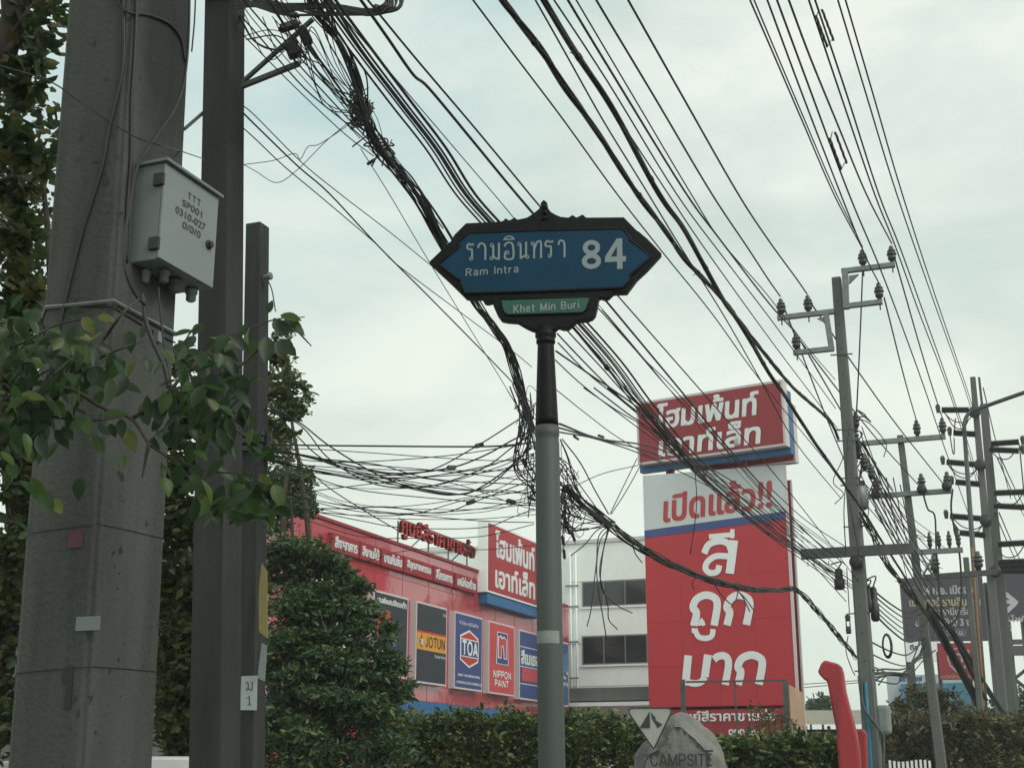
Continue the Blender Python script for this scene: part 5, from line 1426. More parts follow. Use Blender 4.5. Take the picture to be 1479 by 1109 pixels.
bb = MB().pbox(TP, tu(968,1035), tu(1157,1035), .9, tz(1040, 1024), -.1, .02).build('foot_board', M_redD, py_)
text_px('lettering', 'ศูนย์สีราคาขายส่ง', TP, 976, 1121, 1024, 1046, .03, M_wtext, py_, .025)
text_px('lettering', '000 00', TP, 1052, 1096, 1052, 1061, .03, M_wtext, py_, .05)
# second board of the V and the frame
ra, rb_ = TP.uv(1139.5, 850, -.5)[0], TP.uv(1152, 850, -.5)[0]
MB().pbox(TP, ra-3.6, rb_-.045, .4, zT_-.35, -.62, -.5).build('rear_board', M_redD, py_)
MB().pbox(TP, rb_-.043, rb_, .4, zT_-.35, -.63, -.48).build('rear_edge', M_trim, py_)
seam = MB()
for f_ in (.25, .5, .75): seam.pbox(TP, uA+(uB-uA)*f_-.006, uA+(uB-uA)*f_+.006, zB_+.02, zl-.6, 0, .003)
for f_ in (.22, .47, .72): seam.pbox(TP, uA+.02, uB-.02, zB_+(zl-zB_)*f_-.006, zB_+(zl-zB_)*f_+.006, 0, .0035)
seam.build('sheet_seam', mat('seam red', (.30,.026,.038), .6), py_)['kind'] = 'stuff'
for u_ in (uA+.6, (uA+uB)/2, uB-.5): MB().bar(TP.P(u_, 0, -.9), TP.P(u_, tz(1000, 600), -.9), .22, .22, TP.d).build('pylon_leg', M_redD, py_)
# top box sign, turned a little
oT = at(1030, 610, 37.6)
XP = Plane((oT.x, oT.y), (.84, -.543))
xa, xb = XP.uv(920, 625)[0], XP.uv(1133, 600)[0]
xt, xz = XP.uv(1128, 548)[1], XP.uv(918, 672)[1]
tb = MB().pbox(XP, xa, xb, xz, xt, -.30, 0).build('top_board', M_trim, py_)
MB().pbox(XP, xa+.07, xb-.07, xz+.07, xt-.07, -.01, .006).build('top_face', mat('top sign red', (.27,.022,.034), .6, var=.07, vscale=1), py_)
bR = XP.uv(1142, 600, -.45)[0]; bB = XP.uv(928, 684, -.45)[1]
MB().pbox(XP, XP.uv(927,660,-.45)[0], bR, bB, xt-.25, -.55, -.302).build('blue_back', M_blue, py_)
rR, rB = XP.uv(1150, 668, -1.0)[0], XP.uv(1145, 668, -1.0)[1]
MB().pbox(XP, rR-3.2, rR-.06, rB+.06, rB+1.7, -1.2, -1.0).build('rear_sign', M_redD, py_)
MB().pbox(XP, rR-3.2, rR, rB, rB+.058, -1.22, -.97).build('rear_trim', M_trim, py_)
MB().pbox(XP, rR-.058, rR, rB+.06, rB+1.7, -1.22, -.97).build('rear_trim', M_trim, py_)
for f_ in (.35, .65): MB().bar(XP.P(xa+(xb-xa)*f_, zT_-.6, -.75), XP.P(xa+(xb-xa)*f_, xz+.5, -.75), .18, .18, XP.d).build('neck_post', M_redD, py_)
HX, WX = xt-xz, xb-xa
text_mb(MB(), 'โฮมเพ้นท์', XP, xa+WX*.15, xa+WX*.845, xz+HX*.51, xz+HX*.93, .012, .035, .1).build('lettering', M_wtext, py_)
text_mb(MB(), 'เอาท์เล็ท', XP, xa+WX*.15, xa+WX*.845, xz+HX*.07, xz+HX*.47, .016, .035, .1).build('lettering', M_wtext, py_)
# dark empty frame in front of the pylon foot, with a small side poster
oG = at(1060, 1020, 30)
GPn = Plane((oG.x, oG.y), (.97, -.24))
fr = thing('empty_sign_frame', 'dark empty metal sign frame in front of the pylon foot', 'sign frame', GPn.P(0, 0))
for px, wd_ in ((987, .10), (1136, .12)):
    u_ = GPn.uv(px, 1020)[0]; MB().pbox(GPn, u_-wd_/2, u_+wd_/2, 0, GPn.uv(px, 981)[1], -.05, .05).build('frame_post', M_steel, fr)
MB().pbox(GPn, GPn.uv(987,981)[0]+.051, GPn.uv(1136,981)[0]-.061, GPn.uv(1060,982)[1]-.04, GPn.uv(1060,982)[1], -.03, .03).build('top_rail', M_steel, fr)
u_ = GPn.uv(1062, 1000)[0]; MB().pbox(GPn, u_-.02, u_+.02, 1.2, GPn.uv(1060,982)[1]-.041, -.02, .02).build('mid_rail', M_steel, fr)
pf, pb = GPn.uv(1138, 1000, -.06)[0], GPn.uv(1157, 1000, -.9)[0]
ps = MB().prism([GPn.P(pf, GPn.uv(1138,988)[1], -.06), GPn.P(pf, .9, -.06), GPn.P(pb, .9, -.9), GPn.P(pb, GPn.uv(1157,1000,-.9)[1], -.9)], GPn.d*.04)
tag(ps.build('side_poster', mat('cream and orange poster', (.33,.31,.29), .7, var=.2, vscale=.8, col2=(.5,.28,.16))), 'cream and orange poster panel fixed to the right post of the empty frame', 'poster')
# ------------------------------------------------------------------ boulder sign
rk = at(982, 1109, 15)
rb = thing('boulder_sign', 'big rounded grey boulder carved CAMPSITE among the hedges', 'boulder', (rk.x, rk.y, 0))
k15 = mpp(15)
outr = [(908,1140),(914,1100),(918,1085),(932,1072),(948,1062),(962,1040),(975,1031),(990,1030),(1004,1038),(1018,1050),(1032,1062),(1042,1080),(1047,1100),(1050,1140)]
RKP = Plane((rk.x, rk.y), (.98, -.2))
oc = [RKP.uv(x, y) for x, y in outr]
zmin = .0
oc[0] = (oc[0][0]-.05, 0); oc[-1] = (oc[-1][0]+.05, 0)
mb = MB(); nl = 7; cu = sum(a for a, b in oc)/len(oc)
n = len(oc)
vs = []
for li in range(nl):
    a = -1+2*li/(nl-1); s_ = .70+.30*max(0, 1-abs(a)**3)**.6
    for (u, z) in oc:
        vs.append(RKP.P(cu+(u-cu)*s_, z*(s_*.25+.75) if z > 0 else 0, .30*-a))
fs = []
for li in range(nl-1):
    for i in range(n-1): fs.append((li*n+i, li*n+i+1, (li+1)*n+i+1, (li+1)*n+i))
fs.append(tuple(range(n))); fs.append(tuple((nl-1)*n+i for i in range(n-1, -1, -1)))
mb.add(vs, fs)
ro = mb.build('stone', M_stone, rb, True)
ss = ro.modifiers.new('sub', 'SUBSURF'); ss.levels = 3; ss.render_levels = 3; ss.subdivision_type = 'CATMULL_CLARK'
txn = bpy.data.textures.new('stone_noise', 'CLOUDS'); txn.noise_scale = .22
dm = ro.modifiers.new('disp', 'DISPLACE'); dm.texture = txn; dm.strength = .085; dm.mid_level = .5
M_carve = mat('dark carved paint', (.035,.036,.036), .8)
def rtext(s, x0, x1, yt, yb, bold):
    latin_mb(MB(), s, RKP, RKP.uv(x0, yb, .345)[0], RKP.uv(x1, yb, .345)[0], RKP.uv((x0+x1)/2, yb, .345)[1], RKP.uv((x0+x1)/2, yt, .345)[1], .365, bold, 0, .10, .0004).build('carved_lettering', M_carve, rb)
rtext('CAMPSITE', 940, 1030, 1088, 1106, .15); rtext('THE', 927.5, 937, 1088.5, 1094.5, .14); MB().pbox(RKP, RKP.uv(1014,1084,.365)[0], RKP.uv(1030,1084,.365)[0], RKP.uv(1022,1085.5,.365)[1], RKP.uv(1022,1082.5,.365)[1], .362, .366).build('small_plaque', M_carve, rb)
ts = thing('triangle_sign', 'pale downward-pointing triangle sign with a dark tent symbol on the boulder', 'sign', RKP.P(RKP.uv(938,1050)[0], .4, .4))
def rp(x, y, off): return RKP.P(*RKP.uv(x, y, off), off)
tri = [(912,1021.5),(965,1021.5),(969,1024),(970,1028),(946,1078),(944,1081),(942,1078),(909,1030),(908,1025)]
MB().prism([rp(x, y, .40) for x, y in tri], RKP.n*.03).build('plate', mat('pale sign grey', (.34,.35,.33), .6, var=.06), ts, bevel=.004)
pts = [rp(x, y, .433) for x, y in tri]; MB().tube(pts+[pts[0]], .008, 6).build('rim', M_carve, ts)
MB().prism([rp(x, y, .4315) for x, y in [(938,1027),(924,1051),(939,1051),(938.5,1036)]], RKP.n*.004).build('tent_symbol', M_carve, ts)
MB().prism([rp(x, y, .4315) for x, y in [(940,1028),(947,1036),(946.5,1039),(957,1046),(950,1051),(942,1037)]], RKP.n*.004).build('tent_symbol', M_carve, ts)
MB().bar(rp(942,1050,.399), rp(942,1050,.1), .05, .05).build('bracket', M_steel, ts)
# ------------------------------------------------------------------ red bent column
def tq(x, y): return (1110+x/3.976, 830+y/3.976)
RY = 18
rcp = at(1215, 1060, RY); RCP = Plane((rcp.x, rcp.y), (.95, -.3))
ol = [(320,487),(405,510),(418,528),(427,560),(440,660),(465,760),(490,850),(508,930),(520,1000),(540,1180),(410,1180),(398,1030),(385,940),(390,900),(370,800),(350,690),(335,606),(318,600),(285,565),(283,552),(298,512)]
pp_ = [RCP.P(*RCP.uv(*tq(x, y)), 0) for x, y in ol]
for i in (9, 10): pp_[i].z = 0
rc = MB().prism(pp_, -RCP.n*.28).build('bent_column', mat('red fibreglass', (.30,.020,.028), .5, var=.22, vscale=5, streak=True, bump=.006, bscale=12, stain=((.13,.02,.022), .7, 4)), None, bevel=.03)
tag(rc, 'bright red bent column with a hooked head left of the near pole', 'sculpture')
ol = [(490,905),(505,885),(540,880),(560,900),(560,1180),(500,1180),(505,980)]
pp_ = [RCP.P(*RCP.uv(*tq(x, y), -1.2), -1.2) for x, y in ol]
for i in (4, 5): pp_[i].z = 0
tag(MB().prism(pp_, -RCP.n*.25).build('bent_column', MATS['red fibreglass'], None, bevel=.03), 'shorter red column mostly hidden behind the bent one and the near pole', 'sculpture')
# ------------------------------------------------------------------ far right: billboard, shield board, blue building, shed
BY = 62
bo = at(1390, 900, BY); BP = Plane((bo.x, bo.y), (.985, -.17))
M_bill = mat('dark plum billboard', (.040,.034,.052), .6, var=.1, vscale=.5)
bill = thing('billboard', 'dark plum roadside billboard with white Thai event dates behind the poles', 'billboard', BP.P(0, 0, -1))
b0, b1 = BP.uv(1305, 890)[0], BP.uv(1424, 890)[0]
bz1, bz0 = BP.uv(1340, 834)[1], BP.uv(1340, 926)[1]
MB().pbox(BP, b0, b1, bz0, bz1, -.2, 0).build('panel', M_bill, bill)
b2, b3 = b1+.25, BP.uv(1560, 890)[0]
MB().pbox(BP, b2, b3, BP.uv(1450, 895)[1], bz1+.15, -.25, -.02).build('panel', M_bill, bill)
MB().pbox(BP, b0, b0+1.6, bz0-.9, bz0-.003, -.2, 0).build('white_corner', M_wtext, bill)
def btext(s, x0, x1, yt, yb, bold=.03, m=None): text_px('lettering', s, BP, x0, x1, yt, yb, .01, m or mat('billboard white', (.40,.41,.42), .6), bill, bold)
btext('23-24 ก.ย. เปิดจอง', 1313, 1412, 845, 858); btext('เซนเตอร์ รามอินทรา', 1313, 1416, 862, 875, .03, mat('billboard gold', (.38,.33,.20), .6)); btext('ร้านเรามีเครื่อง', 1340, 1408, 876, 888, .02)
btext('ด่วน จองวันนี้ 3 จอง', 1322, 1414, 891, 904); btext('ปี 17', 1448, 1462, 901, 912); btext('โปรไฟ', 1432, 1479, 888, 898)
MB().pbox(BP, BP.uv(1350,913)[0], BP.uv(1396,913)[0], BP.uv(1370,919)[1], BP.uv(1370,908)[1], .003, .012).build('label_band', mat('plum grey', (.09,.08,.12), .6), bill)
text_px('lettering', '8.- 15 ล.บ.', BP, 1354, 1392, 909.5, 917.5, .014, MATS['billboard white'], bill, .03)
text_px('lettering', 'ดีล', BP, BP and 1314, 1326, 930, 938, .01, M_char, bill, .05)
for pts in ([(1448,857),(1452,853),(1467,865),(1471,869),(1468,874),(1455,886),(1450,882),(1460,872),(1447,870),(1447,866),(1459,866),(1449,859)],):
    MB().prism([BP.P(*BP.uv(x, y, .0), -.018) for x, y in pts], BP.n*.01).build('arrow_symbol', MATS['billboard white'], bill)
for px in (1440, 1462, 1490, 1316): 
    u_ = BP.uv(px, 940)[0]; MB().bar(BP.P(u_, 0, -.8), BP.P(u_, bz1-.2, -.8), .35, .35, BP.d).build('steel_leg', M_steel, bill)
for y in (926, 935, 942): 
    z_ = BP.uv(1440, y)[1]; MB().bar(BP.P(b1+.3, z_, -.4), BP.P(b3, z_, -.4), .22, .22).build('catwalk', M_steel, bill)
for x0, y0, x1, y1 in ((1440,960,1490,1000),(1490,960,1440,1000),(1440,1000,1490,1040),(1425,880,1450,850),(1425,860,1450,890)):
    MB().bar(BP.hit(x0, y0, -.9), BP.hit(x1, y1, -.9), .14, .14).build('brace', M_steel, bill)
SYd = 50
so_ = at(1382, 955, SYd); SHP = Plane((so_.x, so_.y), (.985, -.17))
sh = thing('shield_board', 'dark red board with a white shield emblem below the billboard', 'sign board', SHP.P(0, 0))
s0, s1 = SHP.uv(1356, 955)[0], SHP.uv(1409, 955)[0]; z1_, z0_ = SHP.uv(1380, 928)[1], SHP.uv(1380, 981)[1]
MB().pbox(SHP, s0, s1, z0_, z1_, -.12, 0).build('face', M_redD, sh)
shl = [(1368,940),(1376,936),(1384,935),(1392,936),(1400,939),(1400,952),(1396,962),(1384,973),(1372,962),(1368,952)]
def ins_(pts, f): 
    cx_ = sum(a for a, b in pts)/len(pts); cy_ = sum(b for a, b in pts)/len(pts); return [(cx_+(a-cx_)*f, cy_+(b-cy_)*f) for a, b in pts]
MB().prism([SHP.P(*SHP.uv(x, y), .004) for x, y in shl], SHP.n*.01).build('shield', MATS['billboard white'], sh)
MB().prism([SHP.P(*SHP.uv(x, y), .016) for x, y in ins_(shl, .86)], SHP.n*.01).build('shield', M_redD, sh)
text_px('lettering', 'TT', SHP, 1373, 1395, 943, 956, .028, MATS['billboard white'], sh, .06)
text_px('lettering', 'รถไฟฟ้ามีพร้อม', SHP, 1359, 1404, 973, 979, .005, MATS['billboard gold'], sh, .0)
for px in (1360, 1404): u_ = SHP.uv(px, 990)[0]; MB().bar(SHP.P(u_, 0, -.2), SHP.P(u_, z1_-.3, -.2), .12, .12, SHP.d).build('post', M_steel, sh)
o_b = at(1335, 1000, 72); UPb = Plane((o_b.x, o_b.y), (EV.x, EV.y))
bb_ = thing('warehouse', 'low pale building with a wide blue front far down the road', 'building', UPb.P(0, 0))
c0, c1 = UPb.uv(1281, 990)[0], UPb.uv(1400, 990)[0]
MB().pbox(UPb, c0, c1, 0, UPb.uv(1330, 974)[1], -10, 0).build('wall', mat('pale blue wall', (.42,.47,.50), .7, var=.1), bb_)
MB().pbox(UPb, UPb.uv(1302,1000)[0], c1, 1, UPb.uv(1330, 987)[1], .003, .2).build('blue_front', mat('sea blue front', (.06,.20,.30), .6, var=.1), bb_)
text_px('lettering', 'สยาม เชฟ', UPb, 1298, 1332, 975.5, 984, .01, M_navy, bb_, .04)
o_s = at(1240, 1045, 44); SPn = Plane((o_s.x, o_s.y), (.985, -.17))
shd = thing('shed', 'open shed with a pale corrugated metal roof behind the red bent column', 'shed', SPn.P(0, 0))
s0, s1 = SPn.uv(1150, 1045)[0], SPn.uv(1313, 1045)[0]; ze = SPn.uv(1230, 1046)[1]; zr_ = SPn.uv(1230, 1030)[1]+.3
mb = MB(); nn = 90; vs = []
for j, (zz, of) in enumerate(((ze, 0), (zr_, -5))):
    for i in range(nn*2+1): vs.append(SPn.P(s0+(s1-s0)*i/(nn*2), zz+(.03 if i % 2 else 0), of))
K = nn*2+1
mb.add(vs, [(i, i+1, K+i+1, K+i) for i in range(K-1)])
mb.build('corrugated_roof', mat('cream metal roofing', (.46,.44,.36), .5, metal=.2, var=.12, vscale=2), shd)
MB().pbox(SPn, s0+.2, s1-.2, 0, ze-.12, -5, -.6).build('wall', mat('shade cloth wall', (.03,.032,.04), .8), shd)
for i in range(5): u_ = s0+.3+(s1-s0-.6)*i/4; MB().pbox(SPn, u_-.05, u_+.05, 0, ze-.03, -.3, -.2).build('post', M_steel, shd)
# white picket rail and a parked car on the left
pk = at(1315, 1109, 28); PKP = Plane((pk.x, pk.y), (EV.x, EV.y))
mb = MB(); a_, b_ = PKP.uv(1284, 1105)[0], PKP.uv(1345, 1105)[0]; zk = PKP.uv(1315, 1098)[1]
u_ = a_
while u_ < b_: mb.pbox(PKP, u_, u_+.045, .1, zk+.02*math.sin(u_*9), -.02, .02); u_ += .085
for z_ in (.4, 1.1): mb.pbox(PKP, a_, b_, z_, z_+.05, -.05, -.021)
tag(mb.build('picket_fence', M_wtext), 'short run of white pickets low at the right of the near pole', 'fence')
def car(c, fwd, label):
    rt = Vector((fwd.y, -fwd.x, 0)); th = thing('parked_car', label, 'car', c)
    P = lambda x, y, z: Vector((c.x, c.y, 0)) + fwd*x + rt*y + UP*z
    Wd = .85
    lower = [(-2.1,.35),(-2.15,.75),(-2.0,.95),(2.0,.85),(2.2,.65),(2.15,.35)]
    MB().prism([P(x, -Wd, z) for x, z in lower], rt*(2*Wd)).build('body', mat('white car paint', (.62,.65,.66), .25, coat=.5), th, bevel=.06)
    cab_ = [(-1.9,.951),(-1.5,1.33),(-1.2,1.37),(.3,1.37),(.6,1.32),(1.25,.90)]
    MB().prism([P(x, -Wd+.1, z) for x, z in cab_], rt*(2*Wd-.2)).build('cabin', M_glass, th, bevel=.05)
    MB().prism([P(x, -Wd+.09, z) for x, z in [(-1.52,1.34),(-1.4,1.42),(-1.1,1.475),(.2,1.475),(.5,1.42),(.64,1.33)]] , rt*(2*Wd-.18)).build('roof', MATS['white car paint'], th, bevel=.03)
    for x in (-1.35, 1.4):
        for sgn_ in (-1, 1):
            wh = MB().lathe(P(x, sgn_*(Wd-.2), .33), rt*sgn_, [(0,.33),(.2,.33),(.22,.28)], 24).build('wheel', M_black, th, True)
            MB().lathe(P(x, sgn_*(Wd-.2)+sgn_*.222, .33), rt*sgn_, [(0,.2),(.01,.2)], 16).build('rim', M_galv, wh)
    for sgn_ in (-1, 1): MB().box(P(-2.13, sgn_*.6, .75), fwd*.03, rt*.15, UP*.07).build('tail_light', mat('tail lamp red', (.3,.01,.01), .3), th)
cc = at(235, 1096, 12.6)
car(Vector((cc.x, cc.y, 0)), Vector((.93, .36, 0)).normalized(), 'white parked car, only its roof showing between the two tall left poles')

# ------------------------------------------------------------------ trees, hedges and the near branch
def limbs(mb, root, tips, r0, mid=.5, jit=.3):
    for tpt in tips:
        tpt = Vector(tpt); m_ = root.lerp(tpt, mid) + Vector((R.uniform(-jit, jit), R.uniform(-jit, jit), R.uniform(0, jit)))
        path = smooth_path([root, m_, tpt], 5)
        mb.tube(path, [r0*(1-.85*i/(len(path)-1)) for i in range(len(path))], 6)
# big tree behind the left poles
LY = 10.5
tl = [(30,40,55,360,-3),(75,15,25,60,-4),(20,150,70,420,-1),(60,235,38,260),(20,290,60,360),(30,380,60,420),(5,470,80,560),(30,560,60,420),(0,640,80,520),(35,700,45,260),(0,780,70,420),(30,860,40,200),(0,930,70,400),(0,1030,80,420),
      (262,520,26,200),(258,600,50,520),(262,680,48,520),(258,760,55,600),(262,850,52,560),(258,930,50,460),(262,1010,40,280),(405,505,26,120,3),(400,560,32,170,3),(415,585,26,120,4),(395,625,36,200,4),(150,700,120,700,2),(150,900,140,900,2),(320,700,60,420,2),(330,880,60,420,2),(330,1010,60,360,2),(262,1060,50,600,2),(258,970,55,600,2.5),(262,890,60,600,3),(262,800,50,400,3.5),(-60,300,120,600),(-80,600,140,700),(-80,900,140,700)]
tr = thing('tree', 'big dark leafy tree behind the massive left pole', 'tree', (at(40, 1109, LY).x, LY+.5, 0))
root = Vector((at(15, 900, LY).x-.25, LY+.4, 0))
mb = MB(); top = Vector((root.x+.1, root.y, 3.2))
mb.tube(smooth_path([root, Vector((root.x-.05, root.y+.05, 1.6)), top], 5), [.2-.01*i for i in range(11)], 10)
limbs(mb, top, [at(x, y, LY) for x, y in ((20,60),(60,230),(10,420),(30,300),(-60,200),(258,560),(262,700),(400,560))], .09, jit=.25)
limbs(mb, root+UP*1.5, [at(x, y, LY) for x, y in ((30,640),(262,800),(258,930),(0,900),(330,880))], .07, jit=.2)
mb.build('trunk', M_bark, tr, True)
tl = [(a[0], a[1], a[2], int(a[3]*.5), *a[4:]) if a[0] < 80 and a[1] < 520 else a for a in tl]
leaf_mesh('crown', clumpy(px_blobs(tl, LY, 1.0, 1.25)), .095, M_leafL, tr, aspect=.55, shell=.5)
# overhanging boughs at the upper left corner
bt = thing('tree_bough', 'dark bough with big olive leaves hanging in at the top left corner', 'tree', at(-40, 60, 5.2))
mb = MB()
mb.tube(smooth_path([at(-90,150,5.2), at(-20,120,5.2), at(8,70,5.2), at(20,10,5.2), at(5,-60,5.2)], 5), .055, 8)
for pts in ([(8,70),(30,30),(60,-10)], [(8,75),(45,35),(78,5)], [(0,240),(30,262),(58,290)], [(-10,60),(40,60),(80,70)], [(-10,330),(30,345),(60,372)], [(-20,270),(25,255),(60,275)]):
    mb.tube(smooth_path([at(x, y, 5.2+R.uniform(-.2,.2)) for x, y in pts], 4), [.014-.0015*i for i in range(9)], 5)
mb.build('branch', M_bark, bt, True)
leaf_mesh('leaves', px_blobs([(60,10,28,9),(42,48,26,14),(75,40,22,10),(30,120,40,90),(50,85,22,26),(58,230,24,30),(25,270,45,60),(25,205,42,110),(30,20,25,14),(30,340,40,90),(25,420,45,100),(30,480,35,60),(20,560,40,60)], 5.2, 1.0), .085, M_leafL, bt, aspect=.55)
# unseen roadside tree added out of frame overhead so its crown shades the poles
ov = thing('tree', 'unseen broad tree added left of the poles, its crown above the frame to shade them', 'tree', (-4.6, 2.0, 0))
mb = MB(); mb.tube(smooth_path([(-4.6,2.0,0),(-4.5,2.1,2.5),(-4.0,2.3,5.0)], 5), [.28-.012*i for i in range(11)], 10)
tips = [(-2.0,1.2,7.4),(-.8,3.2,8.0),(-3.5,4.2,7.8),(-5.8,2,7.5),(-3,-.4,7.2),(-1.2,0,7.6)]
limbs(mb, Vector((-4.0,2.3,5.0)), tips, .12); mb.build('trunk', M_bark, ov, True)
leaf_mesh('crown', [(t, (1.5,1.5,.8), 900) for t in tips], .17, M_leafL, ov, aspect=.55, shell=.6)
# tree in the middle distance before the shop
MY = 20
ml = [(418,700,24,340,3),(440,732,22,280,2),(402,742,34,460,2),(395,800,46,800),(440,800,44,800),(470,815,34,520),(497,832,18,240),(430,862,60,1300),(490,872,44,900),(514,852,20,300),(520,892,34,560),(400,930,60,1200),(460,935,60,1500),(520,942,48,1000),(560,955,22,260),(420,1000,70,1800),(490,1000,66,1800),(545,1000,40,800),(580,1000,18,160),(400,1070,70,1500),(470,1075,80,2000),(540,1070,60,1300),
      (400,650,30,260,4),(425,690,26,240,4),(405,720,34,400,3),(440,715,16,120,3),(562,905,13,110),(578,962,15,130),(470,1000,60,1200,1),(420,1040,60,1200,1),(400,690,40,380,3),(440,690,16,120,3),(412,480,14,90,6),(405,520,18,130,6),(418,545,20,150,6),(400,580,24,200,6),(425,590,22,190,6),(440,575,13,70,6),(398,615,20,130,6),(412,640,13,70,6)]
mt = thing('tree', 'dense dark green tree in front of the red shop, beside the short pole', 'tree', (at(455, 1109, MY).x, MY+.3, 0))
root = Vector((at(455, 1109, MY).x, MY+.3, 0)); top = root + UP*2.2 + EV*-.05
mb = MB(); mb.tube(smooth_path([root, root+UP*1.1+EV*.06, top], 5), [.17-.008*i for i in range(11)], 10)
limbs(mb, top, [at(x, y, MY) for x, y in ((420,705),(440,800),(505,830),(530,850),(560,955),(400,930),(395,800),(520,890),(405,520),(425,590))], .08, jit=.3)
mb.build('trunk', M_bark, mt, True)
leaf_mesh('crown', clumpy(px_blobs(ml, MY, .85, 2.0), 11, .42, .5, .28), .10, M_leafM, mt, aspect=.42, droop=.05, shell=.5)
# hedges
def hedge(x0, x1, ytop, Y, n, label, m=M_leafH, size=.10, step=18, seed=0):
    h = thing('hedge', label, 'hedge', (at((x0+x1)/2, 1100, Y).x, Y, 0))
    bl2 = []; mb = MB(); x = x0
    while x < x1:
        yt = ytop + R.uniform(-7, 9)
        p = at(x, yt, Y+R.uniform(-.5, .5)); k = mpp(Y)
        rr = R.uniform(15, 24)*k
        bl2.append((Vector((p.x, p.y, p.z-rr*.7)), (rr, rr*1.4, rr), n))
        bl2.append((Vector((p.x, p.y, p.z-rr*1.9)), (rr*1.4, rr*1.3, rr*1.2), int(n*1.2)))
        bl2.append((Vector((p.x+.1, p.y, max(.25, p.z-rr*3.4))), (rr*1.5, rr*1.2, rr*1.7), int(n*1.6)))
        b0_ = Vector((p.x, p.y+.1, 0)); mb.tube([b0_, b0_+UP*.7+EV*.05, Vector((p.x, p.y, p.z-rr))], [.03,.022,.01], 5)
        x += step
    mb.build('stems', M_bark, h, True)
    leaf_mesh('foliage', clumpy(bl2, 6, .45, .8, .5), size, m, h, aspect=.5, droop=-.15, shell=.45)
hedge(545, 945, 1030, 23, 260, 'long clipped hedge below the red shop, left of the boulder')
hedge(1040, 1205, 1062, 20, 300, 'bushy hedge right of the boulder, below the pylon foot')
hedge(1285, 1500, 1032, 34, 260, 'wild brownish bushes at the lower right behind the poles', M_leafB, .14, 16)
hb = px_blobs([(1330,1005,24,420),(1365,1015,26,420),(1310,1025,22,320),(1345,1035,34,600),(1395,1050,34,560),(1420,1065,40,600),(1460,1070,40,600),(1290,1060,26,360)], 36, .9)
bt2 = thing('tree', 'russet tree with thinning brown leaves below the shield board', 'tree', (at(1350, 1100, 36).x, 36, 0))
root = Vector((at(1350, 1100, 36).x, 36, 0)); mb = MB(); mb.tube([root, root+UP*1.6], [.12,.08], 8); limbs(mb, root+UP*1.6, [at(x, y, 36) for x, y in ((1330,1005),(1365,1015),(1395,1050),(1310,1025))], .05); mb.build('trunk', M_bark, bt2, True)
leaf_mesh('crown', clumpy(hb), .14, M_leafB, bt2, aspect=.45, shell=.5)
for i, (x, y, r, lb) in enumerate(((1187,1018,17,'larger pale far tree between the pylon and the red bent column'),(1170,1025,11,'smaller pale far tree touching the pylon edge'))):
    fy = 95
    ft = thing('tree', lb, 'tree', (at(x, 1100, fy).x, fy, 0), 'far trees on the horizon')
    rt_ = Vector((at(x, 1100, fy).x, fy, 0)); mb = MB(); tp_ = at(x, y+6, fy); mb.tube([rt_, rt_.lerp(tp_, .6)+EV*.1, tp_], [.18,.12,.05], 7); mb.build('trunk', M_bark, ft, True)
    leaf_mesh('crown', px_blobs([(x,y,r*.8,260),(x-r*.5,y+r*.6,r*.5,120),(x+r*.6,y+r*.5,r*.5,120),(x+r*.2,y-r*.5,r*.5,110)], fy), .42, M_leafF, ft, aspect=.5, shell=.6)
bgf = thing('tree', 'dark far tree line peeping out behind the billboard legs', 'tree', at(1470, 1060, 66))
mb = MB(); rt_ = Vector((at(1470, 1060, 66).x, 66, 0)); mb.tube([rt_, rt_+UP*2.5], [.2,.1], 7); mb.build('trunk', M_bark, bgf, True)
leaf_mesh('crown', px_blobs([(1440,1030,26,300),(1475,1015,26,300),(1465,1060,40,420),(1420,1050,22,240)], 66), .3, M_leafF, bgf, shell=.5)
# low plants in front of the pylon foot
leaf_ = thing('shrub', 'thin feathery shrub poking up before the pylon foot lettering', 'shrub', (at(1108, 1060, 27).x, 27, 0))
mb = MB(); rt_ = Vector((at(1108, 1060, 27).x, 27, 0))
for k in range(7): 
    tp_ = at(1080+k*10, 1022+R.uniform(0,20), 27); mb.tube(smooth_path([rt_, rt_.lerp(tp_,.6)+UP*.15, tp_], 4), .008, 4)
mb.build('stems', M_twig, leaf_, True)
leaf_mesh('foliage', px_blobs([(1090,1025,14,60),(1110,1030,14,60),(1130,1035,12,60),(1105,1050,24,200),(1140,1050,16,120)], 27, .7), .10, M_leafB, leaf_, aspect=.3)
# near branch with big leaves, in front of the left poles
NYd = 3.3
nb = thing('leafy_branch', 'near branch with broad green leaves hanging across the left poles', 'branch', at(-40, 640, NYd))
mb = MB()
stems = [[(-60,680),(0,640),(60,600),(90,560),(130,510),(150,490),(175,455),(200,432)], [(90,560),(110,565),(150,590),(190,605),(215,640),(245,660),(300,680),(365,685),(400,700)], [(60,600),(130,607),(175,603)], [(-60,520),(20,500),(80,470),(120,462)],
         [(190,605),(235,575),(262,545),(300,510),(350,480),(395,462),(440,458)], [(300,510),(340,530),(380,500),(420,490)], [(262,545),(300,590),(340,620),(370,640)], [(245,660),(290,705),(330,725)], [(115,530),(170,505),(215,490)], [(-60,600),(0,580),(60,540),(100,520)], [(215,640),(205,690)], [(395,462),(420,470),(450,500)]]
for s in stems:
    path = smooth_path([at(x, y, NYd+R.uniform(-.06,.06)) for x, y in s], 5)
    mb.tube(path, [(.010 if s is stems[0] else .006)*(1-.75*i/(len(path)-1)) for i in range(len(path))], 6)
mb.build('twig', M_twig, nb, True)
